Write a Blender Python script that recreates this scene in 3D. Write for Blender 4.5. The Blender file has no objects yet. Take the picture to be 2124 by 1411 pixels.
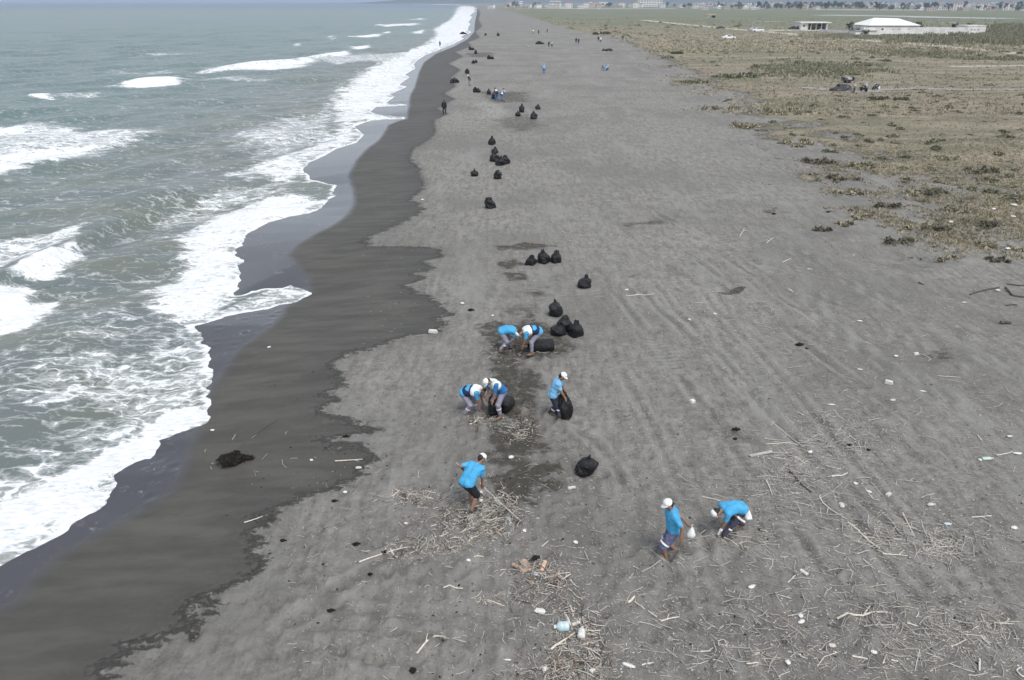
import bpy, math, random
import numpy as np
from mathutils import Vector, Matrix

random.seed(7)
RNG = np.random.default_rng(11)
SC = bpy.context.scene
COL = SC.collection

# ------------------------------------------------------------------ camera
CAM_H = 12.7
PITCH = math.radians(24.04)
FPX, CX, CY = 1575.0, 1062.0, 705.5          # focal length and centre in photo pixels (2124 x 1411)
cam = bpy.data.cameras.new('camera')
cam_o = bpy.data.objects.new('camera', cam)
COL.objects.link(cam_o)
cam.sensor_width = 36.0
cam.lens = FPX / 2124.0 * 36.0
cam.clip_start = 0.1
cam.clip_end = 60000.0
cam_o.location = (0, 0, CAM_H)
cam_o.rotation_euler = (math.pi / 2 - PITCH, 0, 0)
SC.camera = cam_o

# ------------------------------------------------------------------ world, sun, exposure
SUN_EL, SUN_AZ = 58.0, 150.0                  # elevation; azimuth of the sun, degrees from +Y clockwise
world = bpy.data.worlds.new('World')
SC.world = world
world.use_nodes = True
wn = world.node_tree.nodes
wl = world.node_tree.links
wn.clear()
w_out = wn.new('ShaderNodeOutputWorld')
w_bg = wn.new('ShaderNodeBackground')
w_bg.inputs['Strength'].default_value = 0.11
w_hs = wn.new('ShaderNodeHueSaturation')      # overcast: the same sky, greyer all over
w_hs.inputs['Saturation'].default_value = 0.36
w_sky = wn.new('ShaderNodeTexSky')
w_sky.sky_type = 'NISHITA'
w_sky.sun_disc = False
w_sky.sun_elevation = math.radians(SUN_EL)
w_sky.sun_rotation = math.radians(SUN_AZ)
w_sky.air_density = 1.0
w_sky.dust_density = 1.5
w_sky.ozone_density = 1.0
wl.new(w_sky.outputs[0], w_hs.inputs['Color'])
wl.new(w_hs.outputs[0], w_bg.inputs['Color'])
wl.new(w_bg.outputs[0], w_out.inputs['Surface'])
sun = bpy.data.lights.new('sun', 'SUN')
sun.energy = 1.1
sun.angle = math.radians(24)
sun.color = (1.0, 0.96, 0.9)
sun_o = bpy.data.objects.new('sun', sun)
COL.objects.link(sun_o)
_az, _el = math.radians(SUN_AZ), math.radians(SUN_EL)
_sd = Vector((math.sin(_az) * math.cos(_el), math.cos(_az) * math.cos(_el), math.sin(_el)))
sun_o.rotation_euler = (-_sd).to_track_quat('-Z', 'Y').to_euler()
SC.view_settings.view_transform = 'Standard'
SC.view_settings.look = 'None'
SC.view_settings.gamma = 1.0
SC.view_settings.exposure = 0.97
SC.view_settings.use_curve_mapping = False
SC.cycles.volume_bounces = 0
SC.cycles.max_bounces = 5
SC.cycles.use_denoising = True

# ------------------------------------------------------------------ tagging helpers
def tag(o, label=None, cat=None, group=None, kind=None):
    if label: o['label'] = label
    if cat: o['category'] = cat
    if group: o['group'] = group
    if kind: o['kind'] = kind
    return o

def link_mesh(name, me, parent=None, loc=(0, 0, 0), rz=0.0):
    o = bpy.data.objects.new(name, me)
    COL.objects.link(o)
    o.location = loc
    o.rotation_euler = (0, 0, rz)
    if parent: o.parent = parent
    return o

def empty(name, loc, rz=0.0):
    o = bpy.data.objects.new(name, None)
    COL.objects.link(o)
    o.location = loc
    o.rotation_euler = (0, 0, rz)
    o.empty_display_size = 0.1
    return o

def copy_tree(o, parent=None):
    c = o.copy()
    COL.objects.link(c)
    if parent:
        c.parent = parent
    for ch in list(o.children):
        copy_tree(ch, c)
    return c

def mesh_from(name, V, F, mats, smooth=False, fmat=None):
    me = bpy.data.meshes.new(name)
    V = np.asarray(V, dtype=np.float32).reshape(-1, 3)
    if isinstance(F, np.ndarray):
        n = F.shape[1]
        me.vertices.add(len(V)); me.vertices.foreach_set('co', V.ravel())
        me.loops.add(F.size); me.loops.foreach_set('vertex_index', F.astype(np.int32).ravel())
        me.polygons.add(len(F))
        me.polygons.foreach_set('loop_start', np.arange(0, F.size, n, dtype=np.int32))
        me.polygons.foreach_set('loop_total', np.full(len(F), n, dtype=np.int32))
        me.update(calc_edges=True)
    else:
        me.from_pydata([tuple(map(float, v)) for v in V], [], F)
        me.update()
    for m in (mats if isinstance(mats, (list, tuple)) else [mats]):
        me.materials.append(m)
    if smooth:
        me.polygons.foreach_set('use_smooth', np.ones(len(me.polygons), dtype=bool))
    if fmat is not None:
        me.polygons.foreach_set('material_index', np.asarray(fmat, dtype=np.int32))
    me.update()
    return me

class MB:
    """collects boxes, tubes, lathes, prisms into one mesh"""
    def __init__(self): self.v, self.f, self.m = [], [], []
    def add(self, V, F, mi=0):
        b = len(self.v)
        self.v += [tuple(map(float, p)) for p in V]
        self.f += [tuple(i + b for i in q) for q in F]
        self.m += [mi] * len(F)
    def box(self, c, s, rz=0.0, mi=0, taper=1.0, ry=0.0):
        hx, hy, hz = s[0] / 2, s[1] / 2, s[2] / 2
        P = [(-hx, -hy, -hz), (hx, -hy, -hz), (hx, hy, -hz), (-hx, hy, -hz),
             (-hx * taper, -hy * taper, hz), (hx * taper, -hy * taper, hz), (hx * taper, hy * taper, hz), (-hx * taper, hy * taper, hz)]
        M = Matrix.Translation(c) @ Matrix.Rotation(rz, 4, 'Z') @ Matrix.Rotation(ry, 4, 'Y')
        self.add([M @ Vector(p) for p in P], [(0, 3, 2, 1), (4, 5, 6, 7), (0, 1, 5, 4), (1, 2, 6, 5), (2, 3, 7, 6), (3, 0, 4, 7)], mi)
    def tube(self, pts, rad, n=6, mi=0, cap=True):
        pts = [Vector(p) for p in pts]
        if not isinstance(rad, (list, tuple)): rad = [rad] * len(pts)
        V, F = [], []
        for i, p in enumerate(pts):
            d = (pts[min(i + 1, len(pts) - 1)] - pts[max(i - 1, 0)])
            d = d.normalized() if d.length > 1e-9 else Vector((0, 0, 1))
            a = d.cross(Vector((0, 0, 1)))
            a = a.normalized() if a.length > 1e-4 else Vector((1, 0, 0))
            b = d.cross(a)
            for k in range(n):
                t = 2 * math.pi * k / n
                V.append(p + (a * math.cos(t) + b * math.sin(t)) * rad[i])
        for i in range(len(pts) - 1):
            for k in range(n):
                F.append((i * n + k, i * n + (k + 1) % n, (i + 1) * n + (k + 1) % n, (i + 1) * n + k))
        if cap:
            F.append(tuple(range(n - 1, -1, -1)))
            F.append(tuple((len(pts) - 1) * n + k for k in range(n)))
        self.add(V, F, mi)
    def lathe(self, prof, c=(0, 0, 0), n=16, mi=0, M=None):
        V, F = [], []
        for r, z in prof:
            for k in range(n):
                t = 2 * math.pi * k / n
                p = Vector((r * math.cos(t), r * math.sin(t), z))
                if M: p = M @ p
                V.append(p + Vector(c))
        for i in range(len(prof) - 1):
            for k in range(n):
                F.append((i * n + k, i * n + (k + 1) % n, (i + 1) * n + (k + 1) % n, (i + 1) * n + k))
        F.append(tuple(range(n - 1, -1, -1)))
        F.append(tuple((len(prof) - 1) * n + k for k in range(n)))
        self.add(V, F, mi)
    def ellipsoid(self, c, r, n=10, m=7, mi=0, M=None, noise=0.0):
        V, F = [], []
        for i in range(m + 1):
            ph = math.pi * i / m
            for k in range(n):
                t = 2 * math.pi * k / n
                s = 1 + noise * (random.random() - 0.5)
                p = Vector((r[0] * math.sin(ph) * math.cos(t) * s, r[1] * math.sin(ph) * math.sin(t) * s, r[2] * math.cos(ph) * s))
                if M: p = M @ p
                V.append(p + Vector(c))
        for i in range(m):
            for k in range(n):
                F.append((i * n + k, (i + 1) * n + k, (i + 1) * n + (k + 1) % n, i * n + (k + 1) % n))
        self.add(V, F, mi)
    def mesh(self, name, mats, smooth=False):
        return mesh_from(name, np.array(self.v), self.f, mats, smooth, self.m)
    def build(self, name, mats, parent=None, loc=(0, 0, 0), rz=0.0, smooth=False):
        return link_mesh(name, self.mesh(name, mats, smooth), parent, loc, rz)

# ------------------------------------------------------------------ materials
class NT:
    def __init__(self, name):
        self.m = bpy.data.materials.new(name)
        self.m.use_nodes = True
        self.n = self.m.node_tree.nodes
        self.l = self.m.node_tree.links
        self.bsdf = self.n['Principled BSDF']
    def node(self, t, **kw):
        x = self.n.new(t)
        for k, v in kw.items(): setattr(x, k, v)
        return x
    def put(self, sock, v):
        if isinstance(v, bpy.types.NodeSocket): self.l.new(v, sock)
        elif isinstance(v, (tuple, list)) and len(v) == 3 and sock.type == 'RGBA': sock.default_value = (*v, 1)
        else: sock.default_value = v
    def coord(self, scale=(1, 1, 1), rot=(0, 0, 0)):
        t = self.node('ShaderNodeTexCoord')
        mp = self.node('ShaderNodeMapping')
        mp.inputs['Scale'].default_value = scale
        mp.inputs['Rotation'].default_value = rot
        self.l.new(t.outputs['Object'], mp.inputs['Vector'])
        return mp.outputs[0]
    def noise(self, vec, scale=1.0, detail=4.0, rough=0.55, dist=0.0):
        x = self.node('ShaderNodeTexNoise')
        self.l.new(vec, x.inputs['Vector'])
        x.inputs['Scale'].default_value = scale
        x.inputs['Detail'].default_value = detail
        x.inputs['Roughness'].default_value = rough
        x.inputs['Distortion'].default_value = dist
        return x.outputs[0]
    def noise_c(self, vec, scale=1.0, detail=2.0):
        x = self.node('ShaderNodeTexNoise')
        self.l.new(vec, x.inputs['Vector'])
        x.inputs['Scale'].default_value = scale
        x.inputs['Detail'].default_value = detail
        return x.outputs[1]
    def voro(self, vec, scale=1.0, feature='F1'):
        x = self.node('ShaderNodeTexVoronoi', feature=feature)
        self.l.new(vec, x.inputs['Vector'])
        x.inputs['Scale'].default_value = scale
        return x.outputs['Distance']
    def attr(self, name):
        return self.node('ShaderNodeAttribute', attribute_name=name).outputs['Fac']
    def math(self, op, a, b=0.0, c=0.0):
        x = self.node('ShaderNodeMath', operation=op)
        self.put(x.inputs[0], a); self.put(x.inputs[1], b); self.put(x.inputs[2], c)
        return x.outputs[0]
    def vmath(self, op, a, b):
        x = self.node('ShaderNodeVectorMath', operation=op)
        self.put(x.inputs[0], a); self.put(x.inputs[1], b)
        return x.outputs[0]
    def ramp(self, v, a, b, lo=0.0, hi=1.0):
        x = self.node('ShaderNodeMapRange', interpolation_type='SMOOTHSTEP')
        self.put(x.inputs['Value'], v)
        x.inputs['From Min'].default_value = a; x.inputs['From Max'].default_value = b
        x.inputs['To Min'].default_value = lo; x.inputs['To Max'].default_value = hi
        return x.outputs[0]
    def mix(self, f, a, b):
        x = self.node('ShaderNodeMix', data_type='RGBA')
        self.put(x.inputs[0], f); self.put(x.inputs[6], a); self.put(x.inputs[7], b)
        return x.outputs[2]
    def mixf(self, f, a, b):
        x = self.node('ShaderNodeMix', data_type='FLOAT')
        self.put(x.inputs[0], f); self.put(x.inputs[2], a); self.put(x.inputs[3], b)
        return x.outputs[0]
    def bump(self, h, strength=0.3, dist=0.05):
        x = self.node('ShaderNodeBump')
        x.inputs['Strength'].default_value = strength
        x.inputs['Distance'].default_value = dist
        self.l.new(h, x.inputs['Height'])
        self.l.new(x.outputs[0], self.bsdf.inputs['Normal'])
    def set(self, **kw):
        for k, v in kw.items(): self.put(self.bsdf.inputs[k.replace('_', ' ')], v)
        return self.m

def simple(name, a, b=None, rough=0.7, scale=6.0, bump=0.0, spec=0.4, detail=4.0, bdist=0.02):
    """procedural material: colour a varied towards b by noise"""
    t = NT(name)
    if b is None: b = tuple(x * 0.75 for x in a)
    v = t.coord()
    n = t.noise(v, scale, detail)
    t.set(Base_Color=t.mix(t.ramp(n, 0.3, 0.7), a, b), Roughness=rough)
    t.bsdf.inputs['Specular IOR Level'].default_value = spec
    if bump: t.bump(t.noise(v, scale * 2.5, 5.0), bump, bdist)
    return t.m

# ------------------------------------------------------------------ numpy noise and geometry of the place
def _hash(ix, iy, s):
    h = (ix.astype(np.int64) * 374761393 + iy.astype(np.int64) * 668265263 + s * 1442695041) & 0x7fffffff
    h = ((h ^ (h >> 13)) * 1274126177) & 0x7fffffff
    return ((h ^ (h >> 16)) & 0xffff) / 65535.0

def vnoise(x, y, s=0):
    x = np.asarray(x, float); y = np.asarray(y, float)
    ix, iy = np.floor(x), np.floor(y)
    fx, fy = x - ix, y - iy
    fx = fx * fx * (3 - 2 * fx); fy = fy * fy * (3 - 2 * fy)
    a, b = _hash(ix, iy, s), _hash(ix + 1, iy, s)
    c, d = _hash(ix, iy + 1, s), _hash(ix + 1, iy + 1, s)
    return (a + (b - a) * fx) * (1 - fy) + (c + (d - c) * fx) * fy

def fbm(x, y, s=0, o=4):
    r, a, t = 0.0, 0.5, 0.0
    for k in range(o):
        r = r + a * vnoise(x * 2 ** k + 17.3 * k, y * 2 ** k - 9.1 * k, s + k); t += a; a *= 0.5
    return r / t

def sstep(a, b, x):
    t = np.clip((x - a) / (b - a), 0, 1)
    return t * t * (3 - 2 * t)

SP, CP = math.sin(PITCH), math.cos(PITCH)
def to_plane(px, py, z=0.0):
    """world point on the plane z that the photo shows at pixel px, py"""
    px = np.asarray(px, float); py = np.asarray(py, float)
    u = (px - CX) / FPX; v = (CY - py) / FPX
    dy = CP + v * SP; dz = -SP + v * CP
    t = (z - CAM_H) / np.minimum(dz, -1e-4)
    return u * t, dy * t

def poly_world(pts, z, extra=()):
    p = np.array(pts, float)
    q = [p[0]]
    for a, b in zip(p[:-1], p[1:]):
        n = max(1, int(np.hypot(*(b - a)) / 60))
        for k in range(1, n + 1): q.append(a + (b - a) * k / n)
    q = np.array(q)
    x, y = to_plane(q[:, 0], q[:, 1], z)
    w = np.stack([x, y], 1)
    if len(extra): w = np.vstack([w, np.array(extra, float)])
    return w

def sdist(P, X, Y):
    """signed distance to a closed polygon, negative inside"""
    d2 = np.full(X.shape, 1e18); inside = np.zeros(X.shape, bool)
    for (x0, y0), (x1, y1) in zip(P, np.roll(P, -1, 0)):
        ex, ey = x1 - x0, y1 - y0
        L = ex * ex + ey * ey + 1e-12
        t = np.clip(((X - x0) * ex + (Y - y0) * ey) / L, 0, 1)
        d2 = np.minimum(d2, (X - x0 - t * ex) ** 2 + (Y - y0 - t * ey) ** 2)
        if y0 != y1:
            c = ((y0 > Y) != (y1 > Y)) & (X < ex * (Y - y0) / (y1 - y0) + x0)
            inside ^= c
    d = np.sqrt(d2)
    return np.where(inside, -d, d)

def ldist(P, X, Y):
    """distance to an open polyline and the parameter along it"""
    best = np.full(X.shape, 1e9); par = np.zeros(X.shape)
    n = len(P) - 1
    for i in range(n):
        x0, y0 = P[i]; x1, y1 = P[i + 1]
        ex, ey = x1 - x0, y1 - y0
        t = np.clip(((X - x0) * ex + (Y - y0) * ey) / (ex * ex + ey * ey + 1e-12), 0, 1)
        d = np.hypot(X - x0 - t * ex, Y - y0 - t * ey)
        m = d < best
        best = np.where(m, d, best); par = np.where(m, (i + t) / n, par)
    return best, par

def soft_poly(A, pts, z, val, soft, X, Y, noise=None):
    """raise field A to val inside a photo polygon, with a soft edge in metres"""
    P = poly_world(pts, z)
    x0, y0 = P.min(0) - 3 * soft; x1, y1 = P.max(0) + 3 * soft
    m = (X > x0) & (X < x1) & (Y > y0) & (Y < y1)
    if not m.any(): return
    d = sdist(P, X[m], Y[m])
    if noise is not None: d = d + noise[m] * soft
    A[m] = np.maximum(A[m], val * sstep(soft, -soft, d))

FRONT = [(-800,1560),(-300,1310),(0,1183),(60,1152),(130,1110),(180,1072),(205,1062),(232,1030),(250,985),(290,962),(332,943),(336,914),(375,893),(420,876),(433,866),(430,845),(418,825),(440,795),(449,772),(438,752),(441,735),(428,715),(412,695),(398,675),(440,664),(500,646),(560,636),(610,625),(634,612),(638,602),(626,595),(600,591),(560,599),(520,607),(484,617),(490,600),(500,580),(506,545),(496,530),(490,515),(517,485),(560,462),(600,450),(640,441),(668,431),(672,420),(690,405),(694,385),(640,372),(632,350),(645,336),(676,322),(700,308),(740,296),(755,280),(735,262),(770,250),(800,248),(841,247),(838,243),(790,240),(768,232),(780,222),(846,219),(838,216),(800,214),(820,200),(808,196),(845,180),(828,176),(850,160),(840,155),(862,142),(858,134),(866,125),(885,113),(905,106),(940,92),(963,80),(955,77),(978,67),(970,62),(972,55),(976,50),(972,45),(981,37),(974,32),(983,25),(985,18),(978,13.5),(955,10.5),(900,9.2),(862,8.6),(845,7.0)]
FILM = [(-400,1560),(-100,1350),(0,1270),(36,1258),(72,1200),(127,1150),(199,1114),(300,1059),(362,1023),(386,972),(388,952),(402,918),(410,880),(425,850),(442,798),(465,765),(493,730),(567,680),(588,655),(600,630),(625,618),(641,602),(643,577),(624,556),(603,531),(620,513),(656,492),(700,470),(728,445),(738,420),(735,395),(725,365),(742,335),(765,310),(790,290),(808,262),(845,246),(850,222),(852,200),(862,180),(870,150),(880,130),(905,112),(945,96),(970,82),(984,68),(985,50),(988,35),(990,22),(986,14),(958,10),(900,8.9),(862,8.3),(846,6.8)]
WETL = [(80,1560),(200,1440),(235,1411),(239,1367),(250,1374),(261,1352),(326,1333),(362,1309),(402,1309),(404,1295),(393,1273),(402,1262),(424,1257),(443,1269),(440,1250),(434,1240),(456,1226),(518,1190),(550,1170),(521,1161),(543,1153),(532,1139),(552,1119),(529,1110),(533,1105),(559,1085),(536,1068),(594,1048),(637,1028),(670,1019),(720,1000),(752,980),(770,955),(768,935),(745,925),(700,925),(682,912),(720,900),(790,890),(770,878),(700,868),(672,858),(680,840),(700,825),(690,812),(715,790),(705,772),(690,758),(712,735),(760,722),(800,712),(850,697),(900,690),(925,672),(905,660),(935,655),(925,640),(890,615),(860,605),(850,590),(880,575),(856,565),(900,555),(880,545),(915,530),(905,515),(880,512),(820,512),(780,508),(755,500),(770,490),(815,470),(860,448),(880,435),(868,420),(850,415),(870,400),(880,380),(868,350),(850,330),(856,310),(890,290),(905,270),(900,250),(930,236),(905,225),(945,205),(920,195),(945,180),(935,160),(955,145),(930,132),(960,118),(945,108),(978,96),(970,88),(995,78),(985,66),(1000,55),(992,40),(996,28),(993,20),(988,14.5),(960,10.3),(900,9.0),(862,8.4),(847,6.8)]
VEGL = [(990,15),(1060,25),(1110,38),(1150,52),(1190,62),(1240,72),(1300,88),(1340,100),(1350,125),(1390,150),(1400,175),(1440,195),(1470,215),(1530,245),(1560,275),(1600,300),(1620,335),(1660,360),(1690,395),(1740,420),(1770,450),(1830,465),(1850,495),(1930,500),(1990,530),(2030,555),(2124,575),(2300,640)]
SEA_Z = -0.5
_far = [(-2600, 14000), (-3000, 32000), (-32000, 32000), (-32000, -200), (-30, -200)]
P_SEA = poly_world(FRONT, SEA_Z, _far)
P_FILM = poly_world(FILM, -0.4, _far)
P_WET = poly_world(WETL, 0.0, _far[:-1] + [(-20, -200)])
P_VEG = poly_world(VEGL, 0.0, [(70, 20), (32000, -200), (32000, 32000), (-500, 32000)])

def grow(start, step, ratio, end):
    out = []; x = start
    while x < end:
        out.append(x); x += step; step *= ratio
    return out + [end]

ys = [-200, -60, -20, 0, 6, 9]
y = 10.0
while y < 26000:
    ys.append(y)
    y += min(max(0.105, (y * y) / 9650.0 * 0.6), y * 0.18)
ys.append(26000.0)
YS = np.array(ys)
XT = np.array(sorted(set([-26000, -6000, -1500, -400, -120, -60, -42] + list(np.round(np.arange(-30, -11, 0.17), 3)) + list(np.round(np.arange(-11, 13, 0.105), 3)) +
      list(np.round(np.arange(13, 44, 0.3), 3)) + [round(v, 3) for v in grow(44, 0.4, 1.05, 26000)])))
XS = np.array(sorted(set([round(-24 - v, 3) for v in grow(0, 0.17, 1.02, 110)] + [round(-134 - v, 3) for v in grow(3, 3, 1.07, 25800)] +
      list(np.round(np.arange(-24, 4, 0.17), 3)))))

# --- ground heights
X, Y = np.meshgrid(XT, YS)
D_SEA = sdist(P_SEA, X, Y); D_WET = sdist(P_WET, X, Y); D_FILM = sdist(P_FILM, X, Y); D_VEG = sdist(P_VEG, X, Y)
def base_height(X, Y, ds, dw):
    up = np.clip(ds, 0, None); dn = np.clip(-dw, 0, None)
    fore = SEA_Z + 0.5 * up / (up + dn + 1e-6)
    z = np.where(ds < 0, SEA_Z + np.maximum(ds * 0.07, -3.5), np.where(dw < 0, fore, 0.0))
    return z
R = np.hypot(X, Y)
near = sstep(140, 60, R)
H = base_height(X, Y, D_SEA, D_WET)
dryf = sstep(-0.6, 1.5, D_WET)
rel = (fbm(X / 6, Y / 6, 3) - 0.5) * 0.14 + (fbm(X / 1.3, Y / 1.3, 5) - 0.5) * 0.045 + (vnoise(X / 0.42, Y / 0.42, 9) - 0.5) * 0.022
H = H + rel * dryf * near * np.where(D_SEA > 0, 1, 0)
H = H + (fbm(X / 5, Y / 5, 31) - 0.5) * 0.03 * sstep(0.3, 2, D_SEA) * near
hum = np.clip(fbm(X / 4.5, Y / 4.5, 21) - 0.42, 0, 1) * 1.5
H = H + hum * sstep(3.0, -9.0, D_VEG) * sstep(190, 70, R) * 0.8
TREAD = np.zeros_like(H); ALONG = np.zeros_like(H); DAMP = np.zeros_like(H); TRACK = np.zeros_like(H); PALE = np.zeros_like(H)
nz = (fbm(X / 0.9, Y / 0.9, 41) - 0.5) * 3.0
for pts, val, soft in [
    ([(1010,992),(1040,982),(1075,985),(1100,1010),(1110,1055),(1060,1058),(1040,1032)], 1.0, 0.25), ([(1030,985),(1085,962),(1120,955),(1090,978),(1045,1000)], 1.0, 0.12), ([(1050,1000),(1120,968),(1160,962),(1165,980),(1100,1000),(1060,1015)], 0.9, 0.12),
    ([(1070,1015),(1130,1000),(1150,1008),(1110,1022),(1080,1030)], 0.9, 0.12), ([(1080,1035),(1115,1040),(1118,1050),(1085,1050)], 0.9, 0.1),
    ([(1018,880),(1060,886),(1112,900),(1140,935),(1100,950),(1050,945),(1024,915)], 0.95, 0.3),
    ([(1015,745),(1075,745),(1115,790),(1120,840),(1090,885),(1020,885),(995,850)], 0.85, 0.45),
    ([(1040,890),(1085,890),(1100,960),(1060,985),(1030,960)], 0.7, 0.4),
    ([(1010,680),(1100,655),(1180,700),(1180,735),(1110,748),(1035,745)], 0.85, 0.5),
    ([(1030,640),(1110,632),(1120,648),(1060,665)], 0.35, 0.4),
    ([(1030,512),(1080,503),(1145,510),(1090,518),(1040,519)], 0.9, 0.3),
    ([(1035,545),(1065,538),(1080,547),(1055,556)], 0.85, 0.3), ([(1045,567),(1080,563),(1095,578),(1060,580)], 0.7, 0.3),
    ([(1080,605),(1120,600),(1140,612),(1110,618)], 0.75, 0.3), ([(1120,595),(1150,587),(1140,598)], 0.8, 0.2),
    ([(1290,576),(1320,572),(1318,580)], 0.8, 0.15), ([(1487,609),(1510,602),(1548,601),(1520,612),(1500,616)], 1.0, 0.12),
    ([(1290,460),(1400,448),(1390,462),(1300,475)], 0.45, 0.6), ([(1580,432),(1610,430),(1612,440),(1585,440)], 0.6, 0.2),
    ([(1040,760),(1090,750),(1140,765),(1110,772)], 0.45, 0.4), ([(1890,722),(1960,730),(1955,745),(1900,735)], 0.55, 0.4),
    ([(1130,1000),(1165,1005),(1160,1020),(1130,1012)], 0.7, 0.2), ([(1500,880),(1560,905),(1530,930),(1480,905)], 0.4, 0.5),
    ([(1020,250),(1100,235),(1130,260),(1080,280)], 0.4, 1.0), ([(1000,190),(1090,190),(1100,212),(1020,215)], 0.5, 1.2),
    ([(1130,1195),(1175,1195),(1165,1215),(1135,1215)], 0.7, 0.15), ([(960,110),(1030,108),(1020,118),(980,120)], 0.5, 1.5)]:
    soft_poly(DAMP, pts, 0, val, soft, X, Y, nz)
for pts, val, soft in [([(990,212),(1030,212),(1050,230),(1040,242),(990,246),(1010,232),(980,220)], 1.0, 0.5),
                       ([(690,860),(740,868),(720,880),(690,875)], 0.4, 0.2), ([(683,930),(712,925),(706,940),(686,941)], 0.7, 0.1),
                       ([(1400,470),(1500,480),(1490,510),(1420,505)], 0.45, 0.8), ([(1430,560),(1560,560),(1620,640),(1500,650)], 0.35, 1.5),
                       ([(980,1235),(1030,1240),(1040,1258),(1000,1256)], 0.5, 0.2)]:
    soft_poly(PALE, pts, 0, val, soft, X, Y, nz)
H = H + DAMP * (fbm(X / 0.35, Y / 0.35, 51, 3) - 0.55) * 0.13
for pts in [[(1330,560),(1450,690),(1640,900),(1900,1250)], [(1560,540),(1760,680),(1980,830),(2124,935)], [(1640,520),(1850,640),(2124,790)], [(1250,700),(1330,840),(1430,1040),(1560,1411)], [(1450,600),(1600,760),(1820,1010),(2100,1330)],
            [(1240,560),(1310,650),(1420,790),(1560,980),(1800,1300)], [(1280,555),(1380,650),(1530,800),(1700,960),(2000,1230)],
            [(1420,520),(1560,630),(1740,770),(2000,950)], [(1480,515),(1650,640),(1850,770),(2124,930)],
            [(1340,430),(1600,560),(1900,720),(2124,830)], [(560,1330),(700,1230),(800,1160)], [(1180,870),(1260,940),(1330,1060),(1420,1250)]]:
    px = np.array(pts, float); x, yy = to_plane(px[:, 0], px[:, 1]); P = np.stack([x, yy], 1)
    # smooth resampling of the track line
    tt = np.linspace(0, len(P) - 1, 24); k = np.minimum(tt.astype(int), len(P) - 2); f = (tt - k)[:, None]
    P = P[k] * (1 - f) + P[k + 1] * f
    for it in range(3): P[1:-1] = (P[:-2] + 2 * P[1:-1] + P[2:]) / 4
    m = (R < 90)
    d, par = ldist(P, X[m], Y[m])
    d = d + (vnoise(X[m] / 1.5, Y[m] / 1.5, 61) - 0.5) * 0.12
    g = np.exp(-(d / 0.13) ** 2)
    H[m] -= (0.035 * g - 0.035 * np.exp(-((d - 0.32) / 0.14) ** 2)) * (0.4 + 0.9 * vnoise(X[m] / 2.5, Y[m] / 2.5, 63))
    seg = np.concatenate([[0], np.cumsum(np.hypot(*np.diff(P, axis=0).T))])
    b = np.exp(-((d - 0.1) / 0.42) ** 4) * (pts[0] == (1240, 560)) * 0.7 * sstep(0.35, 0.6, vnoise(X[m] / 3.0, Y[m] / 3.0, 64)); q = b > TREAD[m]
    al = np.interp(par * (len(P) - 1), np.arange(len(P)), seg)
    ALONG[m] = np.where((b > 0) & (d < 1.0), al, ALONG[m]); TREAD[m] = np.maximum(TREAD[m], b)
    br = sstep(0.25, 0.6, vnoise(X[m] / 2.2, Y[m] / 2.2, 66)); tv = br * (np.exp(-((d - 0.26) / 0.12) ** 2) - 0.9 * g)
    TRACK[m] = np.where(np.abs(tv) > np.abs(TRACK[m]), tv, TRACK[m])
for px, py, rx_, ry_, dz in [(1835,528,2.6,2.2,.42),(1985,470,1.6,1.5,.3),(1925,738,.9,.7,.14),(1600,436,1.0,.8,.16),(1516,608,.7,.5,.12),(1340,452,1.6,1.2,.14),(1370,560,1.3,1.0,.12),(1660,610,2.0,1.6,.16),(1420,640,1.8,1.3,.12)]:
    x, yy = to_plane(px, py); d = ((X - x) / rx_) ** 2 + ((Y - yy) / ry_) ** 2
    H += np.where(R < 90, -dz * np.exp(-d) + dz * 0.45 * np.exp(-((np.sqrt(d) - 1.5) / 0.45) ** 2), 0)
# footprints and scuffs in the dry sand
fp = []
for a, b, n in [((980,870),(960,1060),26), ((1160,880),(1180,1100),26), ((1060,1050),(1380,1180),34), ((1400,1160),(1500,1130),16), ((560,1260),(900,1160),40),
                ((700,1300),(950,1330),36), ((1060,760),(1120,1000),30), ((1180,700),(1220,960),24), ((620,1340),(800,1380),24), ((1000,740),(980,860),14), ((900,1240),(1040,1120),20)]:
    for k in range(n):
        t = k / (n - 1.0)
        fp.append((a[0] + (b[0] - a[0]) * t + random.gauss(0, 9), a[1] + (b[1] - a[1]) * t + random.gauss(0, 6)))
for k in range(900):
    fp.append((random.uniform(300, 2124), random.uniform(620, 1411)))
for cx_, cy_, n_, s_ in [(985,1060,90,60), (1030,860,80,45), (1150,870,40,30), (1085,730,60,45), (1390,1150,50,60), (1520,1110,50,50), (1200,980,40,60)]:
    for k in range(n_): fp.append((random.gauss(cx_, s_), random.gauss(cy_, s_ * 0.5)))
for px, py in fp:
    x, yy = to_plane(px, py)
    i0, i1 = np.searchsorted(XT, [x - 0.6, x + 0.6]); j0, j1 = np.searchsorted(YS, [yy - 0.6, yy + 0.6])
    if i1 <= i0 or j1 <= j0: continue
    s = np.s_[j0:j1, i0:i1]
    d = np.hypot(X[s] - x, (Y[s] - yy) * 0.8)
    w = np.where(D_WET[s] > -0.2, 1.0, 0.25)
    H[s] += w * (-0.06 * np.exp(-(d / 0.12) ** 2) + 0.032 * np.exp(-((d - 0.23) / 0.09) ** 2))
H = np.where(R > 200, np.where(D_SEA > 0, np.where(D_WET < 0, H, 0.0), H), H)

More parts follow.
